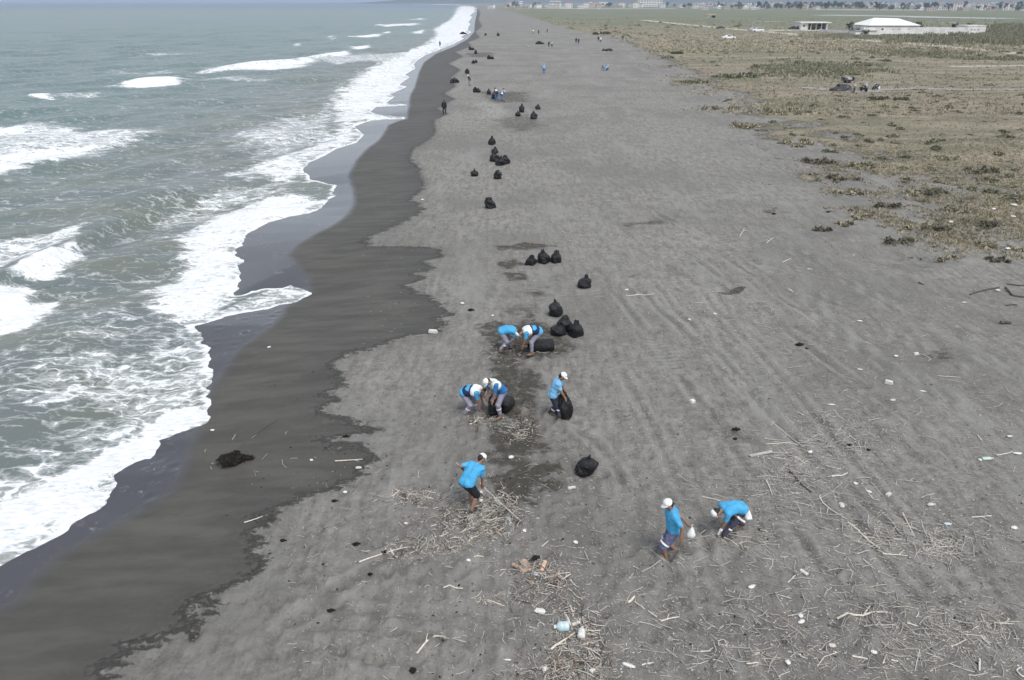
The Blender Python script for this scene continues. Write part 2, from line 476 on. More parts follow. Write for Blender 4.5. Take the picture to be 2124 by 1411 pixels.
def ground_z(x, y):
    x = np.asarray(x, float); y = np.asarray(y, float)
    i = np.clip(np.searchsorted(XT, x) - 1, 0, len(XT) - 2); j = np.clip(np.searchsorted(YS, y) - 1, 0, len(YS) - 2)
    fx = np.clip((x - XT[i]) / (XT[i + 1] - XT[i]), 0, 1); fy = np.clip((y - YS[j]) / (YS[j + 1] - YS[j]), 0, 1)
    return (H[j, i] * (1 - fx) + H[j, i + 1] * fx) * (1 - fy) + (H[j + 1, i] * (1 - fx) + H[j + 1, i + 1] * fx) * fy

def at(px, py):
    """point of the ground that the photo shows at a pixel"""
    z = 0.0
    for _ in range(7):
        x, y = to_plane(px, py, z)
        z = 0.5 * z + 0.5 * ground_z(x, y)
    x, y = to_plane(px, py, z)
    return np.stack([x, y, ground_z(x, y)], -1)
def V3(px, py): return Vector(tuple(float(c) for c in at(px, py)))

def grid_mesh(name, X, Y, Z, attrs, mat, mask=None):
    ny, nx = Z.shape
    idx = np.arange(nx * ny).reshape(ny, nx)
    F = np.stack([idx[:-1, :-1], idx[:-1, 1:], idx[1:, 1:], idx[1:, :-1]], -1).reshape(-1, 4)
    V = np.stack([X, Y, Z], -1).reshape(-1, 3)
    if mask is not None:
        keep = mask.reshape(-1)[F].any(1)
        F = F[keep]
        used = np.unique(F); remap = np.full(len(V), -1); remap[used] = np.arange(len(used))
        V = V[used]; F = remap[F]
        attrs = {k: a.reshape(-1)[used] for k, a in attrs.items()}
    me = mesh_from(name, V, F, mat, True)
    for k, a in attrs.items():
        t = me.attributes.new(k, 'FLOAT', 'POINT')
        t.data.foreach_set('value', a.reshape(-1).astype(np.float32))
    return me

# --- sand and meadow material
def sand_material():
    t = NT('sand_and_meadow')
    v = t.coord()
    wet, film, veg, damp, track, pale, green = (t.attr(k) for k in ('wet', 'film', 'veg', 'damp', 'track', 'pale', 'green'))
    n_big = t.noise(v, 0.09, 5, 0.6); n_mid = t.noise(v, 0.9, 6, 0.62); n_fine = t.noise(v, 7.0, 6, 0.75)
    n_rough = t.noise(v, 2.4, 8, 0.78, 0.3)
    tread = t.attr('tread'); along = t.attr('along')
    vs = t.coord((1.0, 0.22, 1.0), (0, 0, math.radians(38)))
    n_str = t.noise(vs, 3.2, 5, 0.65)
    vl = t.coord((0.25, 1.0, 1.0), (0, 0, math.radians(8)))
    n_lay = t.noise(vl, 1.6, 4, 0.6)
    # dry sand
    k = t.math('ADD', t.math('MULTIPLY', n_mid, 0.15), t.math('ADD', t.math('MULTIPLY', n_rough, 0.33), t.math('ADD', t.math('MULTIPLY', n_str, 0.30), t.math('MULTIPLY', n_fine, 0.22))))
    k = t.math('ADD', k, t.math('MULTIPLY', tread, t.math('MULTIPLY', t.math('SINE', t.math('MULTIPLY', along, 21.0)), 0.035)))
    dry = t.mix(t.ramp(k, 0.38, 0.62), (0.142, 0.138, 0.127), (0.308, 0.300, 0.277))
    dry = t.mix(t.math('MULTIPLY', t.ramp(n_fine, 0.56, 0.72), 0.5), dry, (0.34, 0.335, 0.32))
    dry = t.mix(t.math('MULTIPLY', t.ramp(n_fine, 0.42, 0.30), 0.5), dry, (0.085, 0.083, 0.079))
    dry = t.mix(t.math('MULTIPLY', t.ramp(n_big, 0.42, 0.62), 0.6), dry, (0.165, 0.160, 0.150))
    dry = t.mix(t.math('MULTIPLY', t.ramp(t.noise(vs, 0.35, 6, 0.7), 0.5, 0.66), 0.55), dry, (0.275, 0.270, 0.258))
    dry = t.mix(t.math('MULTIPLY', t.ramp(track, 0.1, 0.9), 0.5), dry, (0.31, 0.305, 0.288))
    dry = t.mix(t.math('MULTIPLY', t.ramp(track, -0.1, -0.9), 0.45), dry, (0.125, 0.122, 0.114))
    dry = t.mix(t.math('MULTIPLY', t.math('MULTIPLY', pale, t.ramp(n_str, 0.35, 0.6)), 0.7), dry, (0.33, 0.32, 0.30))
    dn = t.math('ADD', t.math('MULTIPLY', n_rough, 0.6), t.math('MULTIPLY', t.noise(t.coord((0.5, 1.5, 1.0), (0, 0, math.radians(-35))), 3.0, 6, 0.7, 0.8), 0.45))
    dk = t.math('MULTIPLY', t.ramp(damp, 0.02, 0.5), t.ramp(t.math('ADD', dn, t.math('MULTIPLY', damp, 0.12)), 0.50, 0.64))
    dk = t.math('MAXIMUM', dk, t.math('MULTIPLY', damp, 0.22))
    dry = t.mix(dk, dry, (0.076, 0.071, 0.060))
    # wet sand
    wc = t.mix(t.ramp(n_lay, 0.3, 0.72), (0.064, 0.062, 0.055), (0.097, 0.093, 0.083))
    n_fing = t.noise(t.coord((0.45, 1.9, 1.0), (0, 0, math.radians(-12))), 0.9, 5, 0.62)
    wm = t.math('ADD', wet, t.math('ADD', t.math('MULTIPLY', t.math('SUBTRACT', n_fing, 0.5), 1.9), t.math('MULTIPLY', t.math('SUBTRACT', n_rough, 0.5), 0.5)))
    edge = t.math('MULTIPLY', t.ramp(wm, -1.6, -0.1), t.ramp(n_fine, 0.35, 0.6))
    wc = t.mix(t.math('MULTIPLY', edge, 0.55), wc, (0.05, 0.049, 0.047))
    wetm = t.ramp(t.math('ADD', wm, t.math('MULTIPLY', t.math('SUBTRACT', n_fine, 0.5), 1.1)), 0.22, -0.26)
    wetm = t.math('MAXIMUM', wetm, t.math('MULTIPLY', t.ramp(wm, 1.1, 0.0), 0.22))
    fm = t.math('ADD', film, t.math('MULTIPLY', t.math('SUBTRACT', n_mid, 0.5), 0.4))
    filmm = t.ramp(fm, 0.35, -0.35)
    # spent foam left as specks on the film
    fl = t.math('MULTIPLY', t.math('MULTIPLY', t.ramp(n_rough, 0.54, 0.66), t.ramp(n_mid, 0.48, 0.62)), t.ramp(fm, 0.2, -0.5))
    fl = t.math('MULTIPLY', fl, t.ramp(t.noise(v, 30, 2), 0.42, 0.56))
    wc = t.mix(filmm, wc, (0.056, 0.057, 0.064))
    wc = t.mix(t.math('MULTIPLY', fl, 0.4), wc, (0.7, 0.7, 0.72))
    sand = t.mix(wetm, dry, wc)
    # meadow
    vg = t.coord((0.35, 1.0, 1.0), (0, 0, math.radians(-6)))
    n_m1 = t.noise(vg, 0.035, 5, 0.62); n_m2 = t.noise(vg, 0.22, 6, 0.68); n_m3 = t.noise(v, 2.2, 5, 0.7)
    g1 = t.mix(t.ramp(n_m2, 0.36, 0.64), (0.19, 0.178, 0.125), (0.35, 0.31, 0.235))
    g1 = t.mix(t.math('MULTIPLY', t.ramp(n_m1, 0.46, 0.62), 0.7), g1, (0.255, 0.215, 0.178))
    g1 = t.mix(t.math('MULTIPLY', t.ramp(n_m3, 0.5, 0.62), 0.5), g1, (0.095, 0.092, 0.062))
    g1 = t.mix(t.math('MULTIPLY', t.ramp(n_m1, 0.5, 0.36), 0.6), g1, (0.17, 0.17, 0.115))
    gg = t.mix(t.ramp(n_m2, 0.35, 0.65), (0.12, 0.15, 0.095), (0.185, 0.20, 0.135))
    gg = t.mix(t.math('MULTIPLY', t.ramp(n_m1, 0.46, 0.58), 0.75), gg, (0.21, 0.195, 0.145))
    g1 = t.mix(green, g1, gg)
    vm = t.math('ADD', veg, t.math('ADD', t.math('MULTIPLY', t.math('SUBTRACT', n_m3, 0.5), 1.1), t.math('MULTIPLY', t.math('SUBTRACT', n_m2, 0.5), 1.0)))
    vegm = t.ramp(vm, 0.42, 0.62)
    col = t.mix(vegm, sand, g1)
    rough = t.mixf(wetm, 0.92, t.mixf(filmm, 0.62, 0.2))
    t.set(Base_Color=col, Roughness=rough)
    t.put(t.bsdf.inputs['Specular IOR Level'], t.mixf(wetm, 0.15, t.mixf(filmm, 0.22, 0.36)))
    hgt = t.math('ADD', t.math('MULTIPLY', n_fine, 0.6), t.math('ADD', t.math('MULTIPLY', n_rough, 0.8), t.math('MULTIPLY', n_str, 0.7)))
    hgt = t.math('ADD', hgt, t.math('MULTIPLY', tread, t.math('MULTIPLY', t.math('SINE', t.math('MULTIPLY', along, 21.0)), 0.22)))
    hgt = t.math('MULTIPLY', hgt, t.mixf(wetm, 1.0, t.mixf(filmm, 0.15, 0.0)))
    hgt = t.math('ADD', hgt, t.math('MULTIPLY', vegm, t.math('MULTIPLY', n_m3, 2.5)))
    t.bump(hgt, 1.0, 0.11)
    return t.m

vegn = fbm(X / 2.6, Y / 2.6, 71) * 0.6 + fbm(X / 9, Y / 9, 73) * 0.7 - 0.65
VEG = np.clip(0.24 + (-D_VEG) / 26.0 + vegn * 1.9, -0.5, 1.25) * sstep(4, 0, D_VEG) + np.where(D_VEG < 0, 0, -0.8 * sstep(0, 3, D_VEG))
VEG = np.where(R > 330, np.where(D_VEG < 0, 1.2, -0.8), VEG)
GREEN = sstep(330, 560, Y + X * 0.15) * sstep(-60, 60, X + 0.02 * Y)
soft_poly(VEG, [(1300,88),(1500,60),(1800,80),(2300,100),(2300,420),(2124,410),(1900,330),(1700,270),(1500,180)], 0, 0.85, 6.0, X, Y)
ground_me = grid_mesh('sand_beach', X, Y, H, {'wet': D_WET, 'film': D_FILM, 'veg': VEG, 'damp': DAMP, 'track': TRACK, 'pale': PALE, 'green': GREEN, 'tread': TREAD, 'along': ALONG}, sand_material())
tag(link_mesh('beach_ground', ground_me), kind='structure')

# ------------------------------------------------------------------ the sea
SX, SY = np.meshgrid(XS, YS)
s_ds = sdist(P_SEA, SX, SY)
SRr = np.hypot(SX, SY)
s_ds = s_ds + ((fbm(SX / 0.9, SY / 0.9, 131, 4) - 0.5) * 0.75 + (fbm(SX / 2.6, SY / 2.6, 133, 2) - 0.5) * 0.7) * sstep(90, 45, SRr)
s_dw = sdist(P_WET, SX, SY)
GZ = np.interp(0, [0], [0]) + base_height(SX, SY, s_ds, s_dw)
inT = SX > -30
GZ[inT] = ground_z(SX[inT], SY[inT])
SR = np.hypot(SX, SY)
WAV = np.zeros_like(SX)
rw = random.Random(3)
for k in range(26):
    lam = rw.uniform(2.2, 16.0); a = rw.gauss(0.0, 0.38) + 0.42
    amp = 0.0105 * lam ** 0.75
    fade = sstep(lam * 260, lam * 60, SR)
    WAV += fade * amp * np.sin((SX * math.cos(a) - SY * math.sin(a)) * 2 * math.pi / lam + rw.uniform(0, 6.28) + 1.6 * (fbm(SX / (lam * 3), SY / (lam * 3), 100 + k, 2) - 0.5) * 2)
WAV += (fbm(SX / 0.8, SY / 0.8, 88) - 0.5) * 0.07 * sstep(90, 30, SR)
FOAM = np.zeros_like(SX); MUD = np.zeros_like(SX)
fn = (fbm(SX / 1.1, SY / 1.1, 91) - 0.5) * 2.6
fn2 = (fbm(SX / 3.5, SY / 3.5, 95) - 0.5) * 2.6
def ridge(pts, height, w_front, w_back, foam=0.0):
    p = np.array(pts, float); x, yy = to_plane(p[:, 0], p[:, 1], SEA_Z); P = np.stack([x, yy], 1)
    m = (SX > x.min() - 12) & (SX < x.max() + 12) & (SY > yy.min() - 12) & (SY < yy.max() + 12)
    d, par = ldist(P, SX[m], SY[m])
    # side: shoreward positive
    i = np.clip((par * (len(P) - 1)).astype(int), 0, len(P) - 2)
    ex, ey = P[i + 1, 0] - P[i, 0], P[i + 1, 1] - P[i, 1]
    side = np.sign((SX[m] - P[i, 0]) * ey - (SY[m] - P[i, 1]) * ex)
    w = np.where(side > 0, w_front, w_back)
    prof = np.exp(-(d / w) ** 2) * np.sin(np.clip(par, 0.03, 0.97) * math.pi) ** 0.5
    WAV[m] += height * prof
ridge([(-260,690),(-120,640),(-20,606),(40,588),(100,556),(150,522),(200,490),(280,455),(350,425)], 0.9, 0.65, 2.6)
ridge([(-200,700),(-60,655),(20,625),(60,612)], 0.55, 0.8, 1.6)
ridge([(340,560),(380,548),(392,532),(385,522)], 0.35, 0.5, 1.0)
ridge([(-200,372),(0,332),(100,322),(200,308),(330,292)], 0.5, 1.0, 3.0)
ridge([(230,180),(300,176),(350,170),(378,166)], 0.75, 1.0, 3.0)
ridge([(400,152),(500,142),(590,134),(650,124),(730,108)], 0.75, 1.3, 4.0)
ridge([(40,207),(110,202)], 0.5, 1.0, 3.0)
ridge([(0,460),(120,440),(300,412),(420,390)], 0.22, 1.4, 3.0)
ridge([(-100,770),(60,730),(160,690),(260,640)], 0.16, 0.8, 2.0)
FO = [  # foam seen on the water: polygon in the photo, density, softness in metres
 ([(-300,1320),(0,1185),(130,1112),(232,1032),(250,985),(336,944),(336,914),(433,868),(425,838),(360,850),(300,885),(200,940),(110,985),(0,1045),(-300,1170)], 0.92, 0.5),
 ([(-300,1200),(0,1060),(120,985),(240,925),(330,880),(430,845),(449,772),(441,735),(400,745),(330,800),(270,850),(180,905),(60,960),(-60,1000)], 0.55, 0.9),
 ([(449,772),(441,730),(398,675),(330,700),(230,740),(90,760),(40,800),(110,850),(230,850),(330,850),(420,838)], 0.38, 1.2),
 ([(300,900),(380,850),(430,815),(445,770),(400,770),(300,845)], 0.55, 0.7),
 ([(398,675),(440,664),(484,617),(506,545),(490,515),(517,485),(600,450),(672,432),(672,415),(600,405),(520,415),(460,440),(400,470),(380,500),(385,530),(382,560),(350,590),(305,605),(300,630),(330,650)], 0.80, 0.6),
 ([(398,672),(300,640),(200,640),(90,700),(180,760),(330,740),(420,720)], 0.20, 1.5),
 ([(470,540),(500,540),(500,500),(560,460),(640,440),(640,420),(520,440),(440,500),(420,560),(400,600),(420,650),(470,610)], 0.84, 0.6),
 ([(330,490),(430,450),(520,415),(600,400),(560,380),(420,400),(340,440)], 0.36, 1.2),
 ([(-250,600),(-100,545),(0,505),(60,497),(165,484),(168,500),(120,530),(60,555),(0,590),(-200,650)], 0.55, 0.5),
 ([(30,592),(60,562),(110,540),(155,518),(168,538),(140,560),(112,585),(70,596)], 0.88, 0.35),
 ([(-250,700),(-80,625),(0,604),(36,598),(70,612),(100,638),(80,665),(40,690),(0,693),(-250,760)], 0.9, 0.45),
 ([(-200,330),(0,262),(70,258),(200,268),(330,274),(280,296),(190,326),(90,345),(0,366),(-200,400)], 0.54, 1.0),
 ([(-200,370),(0,325),(100,315),(195,312),(190,326),(90,345),(0,366),(-200,405)], 0.78, 0.9),
 ([(-200,275),(0,262),(50,262),(60,272),(0,284),(-200,300)], 0.85, 0.6),
 ([(500,272),(560,262),(600,268),(640,280),(560,290),(500,300)], 0.5, 1.2),
 ([(235,182),(300,173),(338,167),(357,160),(373,163),(379,171),(362,176),(300,180),(262,182)], 0.86, 0.6),
 ([(415,150),(460,140),(520,136),(600,131),(640,122),(656,128),(620,139),(540,144),(470,147)], 0.72, 1.4),
 ([(425,150),(445,146),(440,152)], 0.9, 0.3),
 ([(645,122),(690,112),(722,106),(722,114),(690,120),(660,124)], 0.8, 1.2),
 ([(660,136),(700,132),(718,130),(712,136),(680,138)], 0.75, 0.6), ([(55,205),(85,201),(105,201),(109,206),(80,207)], 0.85, 0.4),
 ([(110,198),(200,194),(230,198),(150,204)], 0.40, 1.5), ([(380,165),(480,160),(600,163),(480,168)], 0.36, 2.0), ([(230,150),(345,151),(340,154),(240,155)], 0.34, 2.0),
 ([(560,128),(760,112),(860,112),(860,126),(760,132),(650,128)], 0.42, 2.0), ([(340,152),(352,149),(350,154)], 0.85, 0.3),
 ([(725,75),(790,71),(780,78),(740,78)], 0.9, 1.5), ([(855,66),(880,63),(876,70),(858,70)], 0.8, 1.5), ([(720,98),(765,93),(770,98),(735,100)], 0.8, 1.0),
 ([(780,52),(870,48),(860,53),(800,55)], 0.75, 2.5), ([(850,40),(880,38),(870,42)], 0.75, 3.0), ([(425,92),(436,91),(434,93)], 0.9, 0.7),
 ([(610,95),(622,93),(620,97)], 0.8, 0.7), ([(680,75),(690,74),(695,82)], 0.7, 0.9), ([(795,68),(808,66),(806,71)], 0.8, 1.0), ([(300,112),(380,111),(385,114),(310,115)], 0.42, 2.0),
 ([(676,322),(740,296),(755,280),(735,262),(770,250),(846,247),(790,240),(768,230),(846,219),(800,213),(845,180),(862,142),(866,125),(905,105),(963,80),(976,60),(981,37),(985,18),(970,12),(950,14),(945,25),(935,40),(900,62),(905,75),(880,95),(840,110),(800,125),(760,145),(725,172),(712,186),(690,206),(690,225),(700,245),(690,280),(640,310),(560,330),(500,360),(560,380),(632,372),(650,336)], 0.71, 1.5),
 ([(985,18),(978,13),(955,10.5),(900,9.2),(900,8.8),(950,9.2),(975,11)], 0.9, 20.0), ([(690,225),(560,250),(480,300),(560,330),(640,310),(700,280)], 0.4, 2.0)]
for pts, val, soft in FO:
    soft_poly(FOAM, pts, SEA_Z, val, soft * 1.3, SX, SY, fn)
# thin bright rim at the running edge, lacy water inside the tongue
rim = np.exp(-((s_ds + 0.08) / (0.13 + SR * 0.002)) ** 2)
FOAM = np.maximum(FOAM, 0.86 * rim * (0.55 + 0.75 * vnoise(SX / 1.2, SY / 1.2, 141)))
TON = np.zeros_like(SX)
soft_poly(TON, [(420,662),(520,612),(560,600),(610,594),(634,602),(610,622),(540,637),(470,650)], -0.4, 1.0, 0.15, SX, SY)
FOAM = np.where((TON > 0.5), np.maximum(0.47, 0.86 * rim), FOAM)
WAV += np.clip(FOAM - 0.55, 0, 1) * (fbm(SX / 0.45, SY / 0.45, 97, 3) - 0.35) * 0.5 * sstep(120, 50, SR)
MUD = sstep(-45, -4, s_ds + fn2 * 4) * sstep(900, 60, SR)
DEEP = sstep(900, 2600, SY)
shore = sstep(-0.4, -7.0, s_ds)
SURF = np.where(s_ds < -0.25, np.maximum(SEA_Z + 0.02 + WAV * (0.25 + 0.75 * shore), GZ + 0.035), GZ + np.clip(-s_ds * 0.14, -0.25, 0.035))
def sea_material():
    t = NT('sea_water')
    v = t.coord()
    foam, mud, deep = t.attr('foam'), t.attr('mud'), t.attr('deep')
    warp = t.vmath('MULTIPLY', t.vmath('SUBTRACT', t.noise_c(v, 0.9, 3), (0.5, 0.5, 0.5)), (1.6, 1.6, 0.0))
    vw = t.vmath('ADD', v, warp)
    vst = t.vmath('MULTIPLY', vw, (0.5, 1.25, 1.0))
    n1 = t.noise(vst, 1.15, 7, 0.62, 0.4)
    n2 = t.noise(t.vmath('MULTIPLY', v, (0.55, 1.2, 1.0)), 5.5, 5, 0.65)
    lace = t.ramp(t.voro(vst, 1.35, 'DISTANCE_TO_EDGE'), 0.16, 0.0)
    lace2 = t.ramp(t.voro(t.vmath('MULTIPLY', vw, (0.7, 1.3, 1.0)), 3.6, 'DISTANCE_TO_EDGE'), 0.17, 0.0)
    pat = t.math('ADD', t.math('MULTIPLY', n1, 0.62), t.math('ADD', t.math('MULTIPLY', n2, 0.26), t.math('ADD', t.math('MULTIPLY', lace, 0.13), t.math('MULTIPLY', lace2, 0.09))))
    pat = t.math('ADD', t.math('MULTIPLY', t.math('SUBTRACT', pat, 0.475), 2.3), 0.5)
    f = t.ramp(t.math('ADD', pat, t.math('SUBTRACT', foam, 1.0)), -0.17, 0.30)
    thin = t.math('MULTIPLY', t.ramp(t.math('ADD', pat, t.math('SUBTRACT', foam, 1.0)), -0.36, 0.0), 0.34)
    f = t.math('MAXIMUM', f, thin)
    wc = t.mix(t.noise(t.vmath('MULTIPLY', v, (0.4, 1.0, 1.0)), 0.05, 4), (0.095, 0.152, 0.152), (0.122, 0.174, 0.168))
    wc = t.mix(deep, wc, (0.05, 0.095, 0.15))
    wc = t.mix(mud, wc, t.mix(t.ramp(t.noise(vst, 0.18, 4), 0.38, 0.62), (0.132, 0.158, 0.158), (0.142, 0.158, 0.136)))
    col = t.mix(f, wc, t.mix(t.ramp(n2, 0.3, 0.62), (0.60, 0.635, 0.66), (0.80, 0.815, 0.82)))
    t.set(Base_Color=col, Roughness=t.mixf(f, 0.36, 0.75))
    t.bsdf.inputs['Specular IOR Level'].default_value = 0.3
    t.bsdf.inputs['IOR'].default_value = 1.33
    h = t.math('ADD', t.math('MULTIPLY', t.noise(t.vmath('MULTIPLY', v, (0.75, 1.2, 1.0)), 1.4, 6, 0.62), 1.0), t.math('MULTIPLY', t.noise(t.vmath('MULTIPLY', v, (0.5, 1.0, 1.0)), 0.22, 4, 0.6), 2.2))
    h = t.math('ADD', h, t.math('MULTIPLY', t.math('MULTIPLY', f, n2), 1.1))
    t.bump(h, 0.42, 0.12)
    return t.m
sea_me = grid_mesh('sea', SX, SY, SURF, {'foam': FOAM, 'mud': MUD, 'deep': DEEP}, sea_material(), mask=s_ds < 1.2)
tag(link_mesh('sea_water', sea_me), kind='structure')
# ------------------------------------------------------------------ object materials
M_SKIN = simple('skin', (0.30, 0.17, 0.11), (0.22, 0.12, 0.08), 0.55, 9)
M_EYE = simple('dark_eye', (0.02, 0.015, 0.012), None, 0.3)
M_HAIR = simple('dark_hair', (0.02, 0.017, 0.014), None, 0.6, 30)
def cloth(name, c, c2=None, rough=0.85): return simple(name, c, c2 or tuple(x * 0.72 for x in c), rough, 5.0, 0.35, 0.2)
M_BLUE = cloth('blue_jersey', (0.085, 0.39, 0.66), (0.06, 0.32, 0.57))
M_SKYBLUE = cloth('pale_blue_jersey', (0.22, 0.47, 0.72), (0.17, 0.40, 0.64))
M_ROYAL = cloth('royal_blue_cloth', (0.04, 0.19, 0.47))
M_NAVY = cloth('navy_cloth', (0.025, 0.035, 0.09))
M_WHITE = cloth('white_cloth', (0.80, 0.80, 0.79), (0.70, 0.71, 0.72))
M_HIVIS = cloth('pale_vest_cloth', (0.70, 0.78, 0.72))
M_GREYTR = cloth('lilac_grey_cloth', (0.30, 0.29, 0.36))
M_SHORTS = cloth('slate_purple_cloth', (0.145, 0.15, 0.25))
M_DARKTR = cloth('dark_denim', (0.055, 0.055, 0.085))
M_BLACKTR = cloth('black_cloth', (0.022, 0.025, 0.032))
M_OLIVE = cloth('grey_brown_cloth', (0.16, 0.14, 0.12))
M_SHOE = simple('dark_shoe', (0.05, 0.045, 0.04), None, 0.7)
M_SANDAL = simple('sandal', (0.22, 0.18, 0.14), (0.1, 0.08, 0.07), 0.7)
M_BAG = simple('black_bag_film', (0.007, 0.007, 0.008), (0.012, 0.012, 0.014), 0.27, 4, 1.0, 0.38, 6, 0.10)
M_WHITEBAG = simple('white_bag_film', (0.78, 0.78, 0.76), (0.66, 0.66, 0.65), 0.4, 8, 0.4)
M_WOOD = simple('bleached_wood', (0.70, 0.66, 0.58), (0.50, 0.46, 0.40), 0.85, 14)
M_WOODG = simple('grey_wood', (0.48, 0.46, 0.43), (0.34, 0.33, 0.31), 0.88, 14)
M_WOODD = simple('dark_wet_wood', (0.07, 0.06, 0.05), (0.11, 0.095, 0.08), 0.8, 12)
M_WOODR = simple('red_brown_wood', (0.40, 0.29, 0.22), (0.27, 0.2, 0.16), 0.85, 12)
M_PLANK = simple('brown_plank', (0.46, 0.34, 0.26), (0.34, 0.25, 0.19), 0.85, 10)
M_PLAST = simple('white_plastic', (0.70, 0.70, 0.67), (0.52, 0.52, 0.50), 0.55, 12)
M_PLASTB = simple('pale_blue_plastic', (0.50, 0.62, 0.66), (0.42, 0.53, 0.57), 0.4, 8)
M_PLASTG = simple('pale_green_plastic', (0.42, 0.55, 0.47), (0.5, 0.6, 0.52), 0.4, 8)
M_FOAM = simple('white_foam_board', (0.70, 0.70, 0.66), (0.54, 0.53, 0.50), 0.9, 12)
M_STONE = simple('grey_stone', (0.25, 0.25, 0.24), (0.17, 0.17, 0.165), 0.9, 7)
M_CHIP = simple('pale_litter', (0.62, 0.60, 0.55), (0.42, 0.39, 0.33), 0.85, 20)
M_WEED = simple('dark_seaweed', (0.010, 0.010, 0.007), (0.026, 0.023, 0.016), 0.6, 14, 1.0, 0.2, 5, 0.06)
M_ORANGE = simple('orange_brown_wood', (0.66, 0.52, 0.4), (0.58, 0.36, 0.22), 0.8, 12)
M_METAL = simple('grey_metal', (0.35, 0.35, 0.36), (0.25, 0.25, 0.26), 0.4, 8)
M_TYRE = simple('tyre_rubber', (0.02, 0.02, 0.02), None, 0.8)
M_CARW = simple('white_car_paint', (0.80, 0.80, 0.80), (0.74, 0.74, 0.74), 0.25, 2)
M_CARD = simple('dark_car_paint', (0.035, 0.04, 0.045), (0.05, 0.05, 0.055), 0.25, 2)
M_CARS = simple('silver_car_paint', (0.42, 0.45, 0.46), (0.36, 0.38, 0.4), 0.25, 2)
M_GLASS = simple('dark_glass', (0.02, 0.025, 0.03), None, 0.08, 2, 0, 0.6)
M_LAMP = simple('lamp_glass', (0.6, 0.6, 0.58), None, 0.2)

# ------------------------------------------------------------------ people: one smooth skin from joints, clothes over it
def surface_nets(F, org, h):
    S = F < 0
    nx, ny, nz = F.shape
    corners = [(0,0,0),(1,0,0),(0,1,0),(1,1,0),(0,0,1),(1,0,1),(0,1,1),(1,1,1)]
    sl = lambda A, c: A[c[0]:nx - 1 + c[0], c[1]:ny - 1 + c[1], c[2]:nz - 1 + c[2]]
    cnt = sum(sl(S, c).astype(np.int8) for c in corners)
    I, J, K = np.nonzero((cnt > 0) & (cnt < 8))
    idx = np.full((nx - 1, ny - 1, nz - 1), -1); idx[I, J, K] = np.arange(len(I))
    acc = np.zeros((len(I), 3)); n = np.zeros(len(I))
    for a in range(8):
        for b in range(a + 1, 8):
            ca, cb = np.array(corners[a]), np.array(corners[b])
            if np.abs(ca - cb).sum() != 1: continue
            fa = F[I + ca[0], J + ca[1], K + ca[2]]; fb = F[I + cb[0], J + cb[1], K + cb[2]]
            m = (fa < 0) != (fb < 0)
            t = np.where(m, fa / np.where(m, fa - fb, 1), 0)
            acc += np.where(m[:, None], ca + (cb - ca) * t[:, None], 0); n += m
    V = (acc / n[:, None] + np.stack([I, J, K], 1)) * h + org
    Q = []
    for ax in range(3):
        s0 = [slice(1, -1)] * 3; s1 = [slice(1, -1)] * 3
        s0[ax] = slice(0, -1); s1[ax] = slice(1, None)
        A, B = S[tuple(s0)], S[tuple(s1)]
        e = np.nonzero(A != B)
        i, j, k = [e[q] + (0 if q == ax else 1) for q in range(3)]
        u, w = [(1, 2), (2, 0), (0, 1)][ax]
        base = [i, j, k]
        def cell(du, dw):
            c = [x.copy() for x in base]; c[u] = c[u] - du; c[w] = c[w] - dw
            return idx[c[0], c[1], c[2]]
        q = np.stack([cell(1, 1), cell(0, 1), cell(0, 0), cell(1, 0)], 1)
        flip = ~A[e]
        q[flip] = q[flip][:, ::-1]
        Q.append(q)
    Q = np.vstack(Q)
    return V, Q[(Q >= 0).all(1)]

def blend_surface(prims, h, k, wrinkle=0.0):
    """prims: (a, b, ra, rb); smooth union of tapered capsules"""
    A = np.array([p[0] for p in prims], np.float32); B = np.array([p[1] for p in prims], np.float32)
    rm = max(max(p[2], p[3]) for p in prims) + 3 * h + 0.03
    lo = np.minimum(A, B).min(0) - rm; hi = np.maximum(A, B).max(0) + rm
    n = np.ceil((hi - lo) / h).astype(int) + 1
    gx, gy, gz = np.meshgrid(*[np.arange(m, dtype=np.float32) for m in n], indexing='ij')
    P = np.stack([gx, gy, gz], -1) * np.float32(h) + lo.astype(np.float32)
    F = np.full(tuple(n), 10.0, np.float32)
    for a, b, ra, rb in prims:
        a = np.array(a, np.float32); b = np.array(b, np.float32)
        R2 = max(ra, rb) + k + 3 * h
        i0 = np.maximum(((np.minimum(a, b) - R2 - lo) / h).astype(int), 0); i1 = np.minimum(((np.maximum(a, b) + R2 - lo) / h).astype(int) + 2, n)
        s = tuple(slice(x, y) for x, y in zip(i0, i1))
        ab = b - a; q = P[s] - a
        t = np.clip((q @ ab) / (ab @ ab + 1e-9), 0, 1)
        d = np.linalg.norm(q - t[..., None] * ab, axis=-1) - (ra + (rb - ra) * t)
        f = F[s]
        hh = np.clip(k - np.abs(f - d), 0, None) / k
        F[s] = np.minimum(f, d) - hh * hh * k * 0.25
    if wrinkle:
        F = F + wrinkle * (np.sin(P[..., 0] * 31 + P[..., 2] * 17 + np.sin(P[..., 1] * 23) * 2) * np.sin(P[..., 2] * 27 - P[..., 1] * 19 + np.sin(P[..., 0] * 21) * 2))
    return surface_nets(F, lo, h)

def ik(a, c, l1, l2, hint):
    a, c, hint = Vector(a), Vector(c), Vector(hint)
    d = c - a; L = min(d.length, (l1 + l2) * 0.998)
    c = a + d.normalized() * L
    x = (l1 * l1 - l2 * l2 + L * L) / (2 * L); hgt = math.sqrt(max(l1 * l1 - x * x, 0))
    n = d.normalized(); hp = hint - n * hint.dot(n)
    hp = hp.normalized() if hp.length > 1e-5 else Vector((1, 0, 0))
    return a + n * x + hp * hgt, c

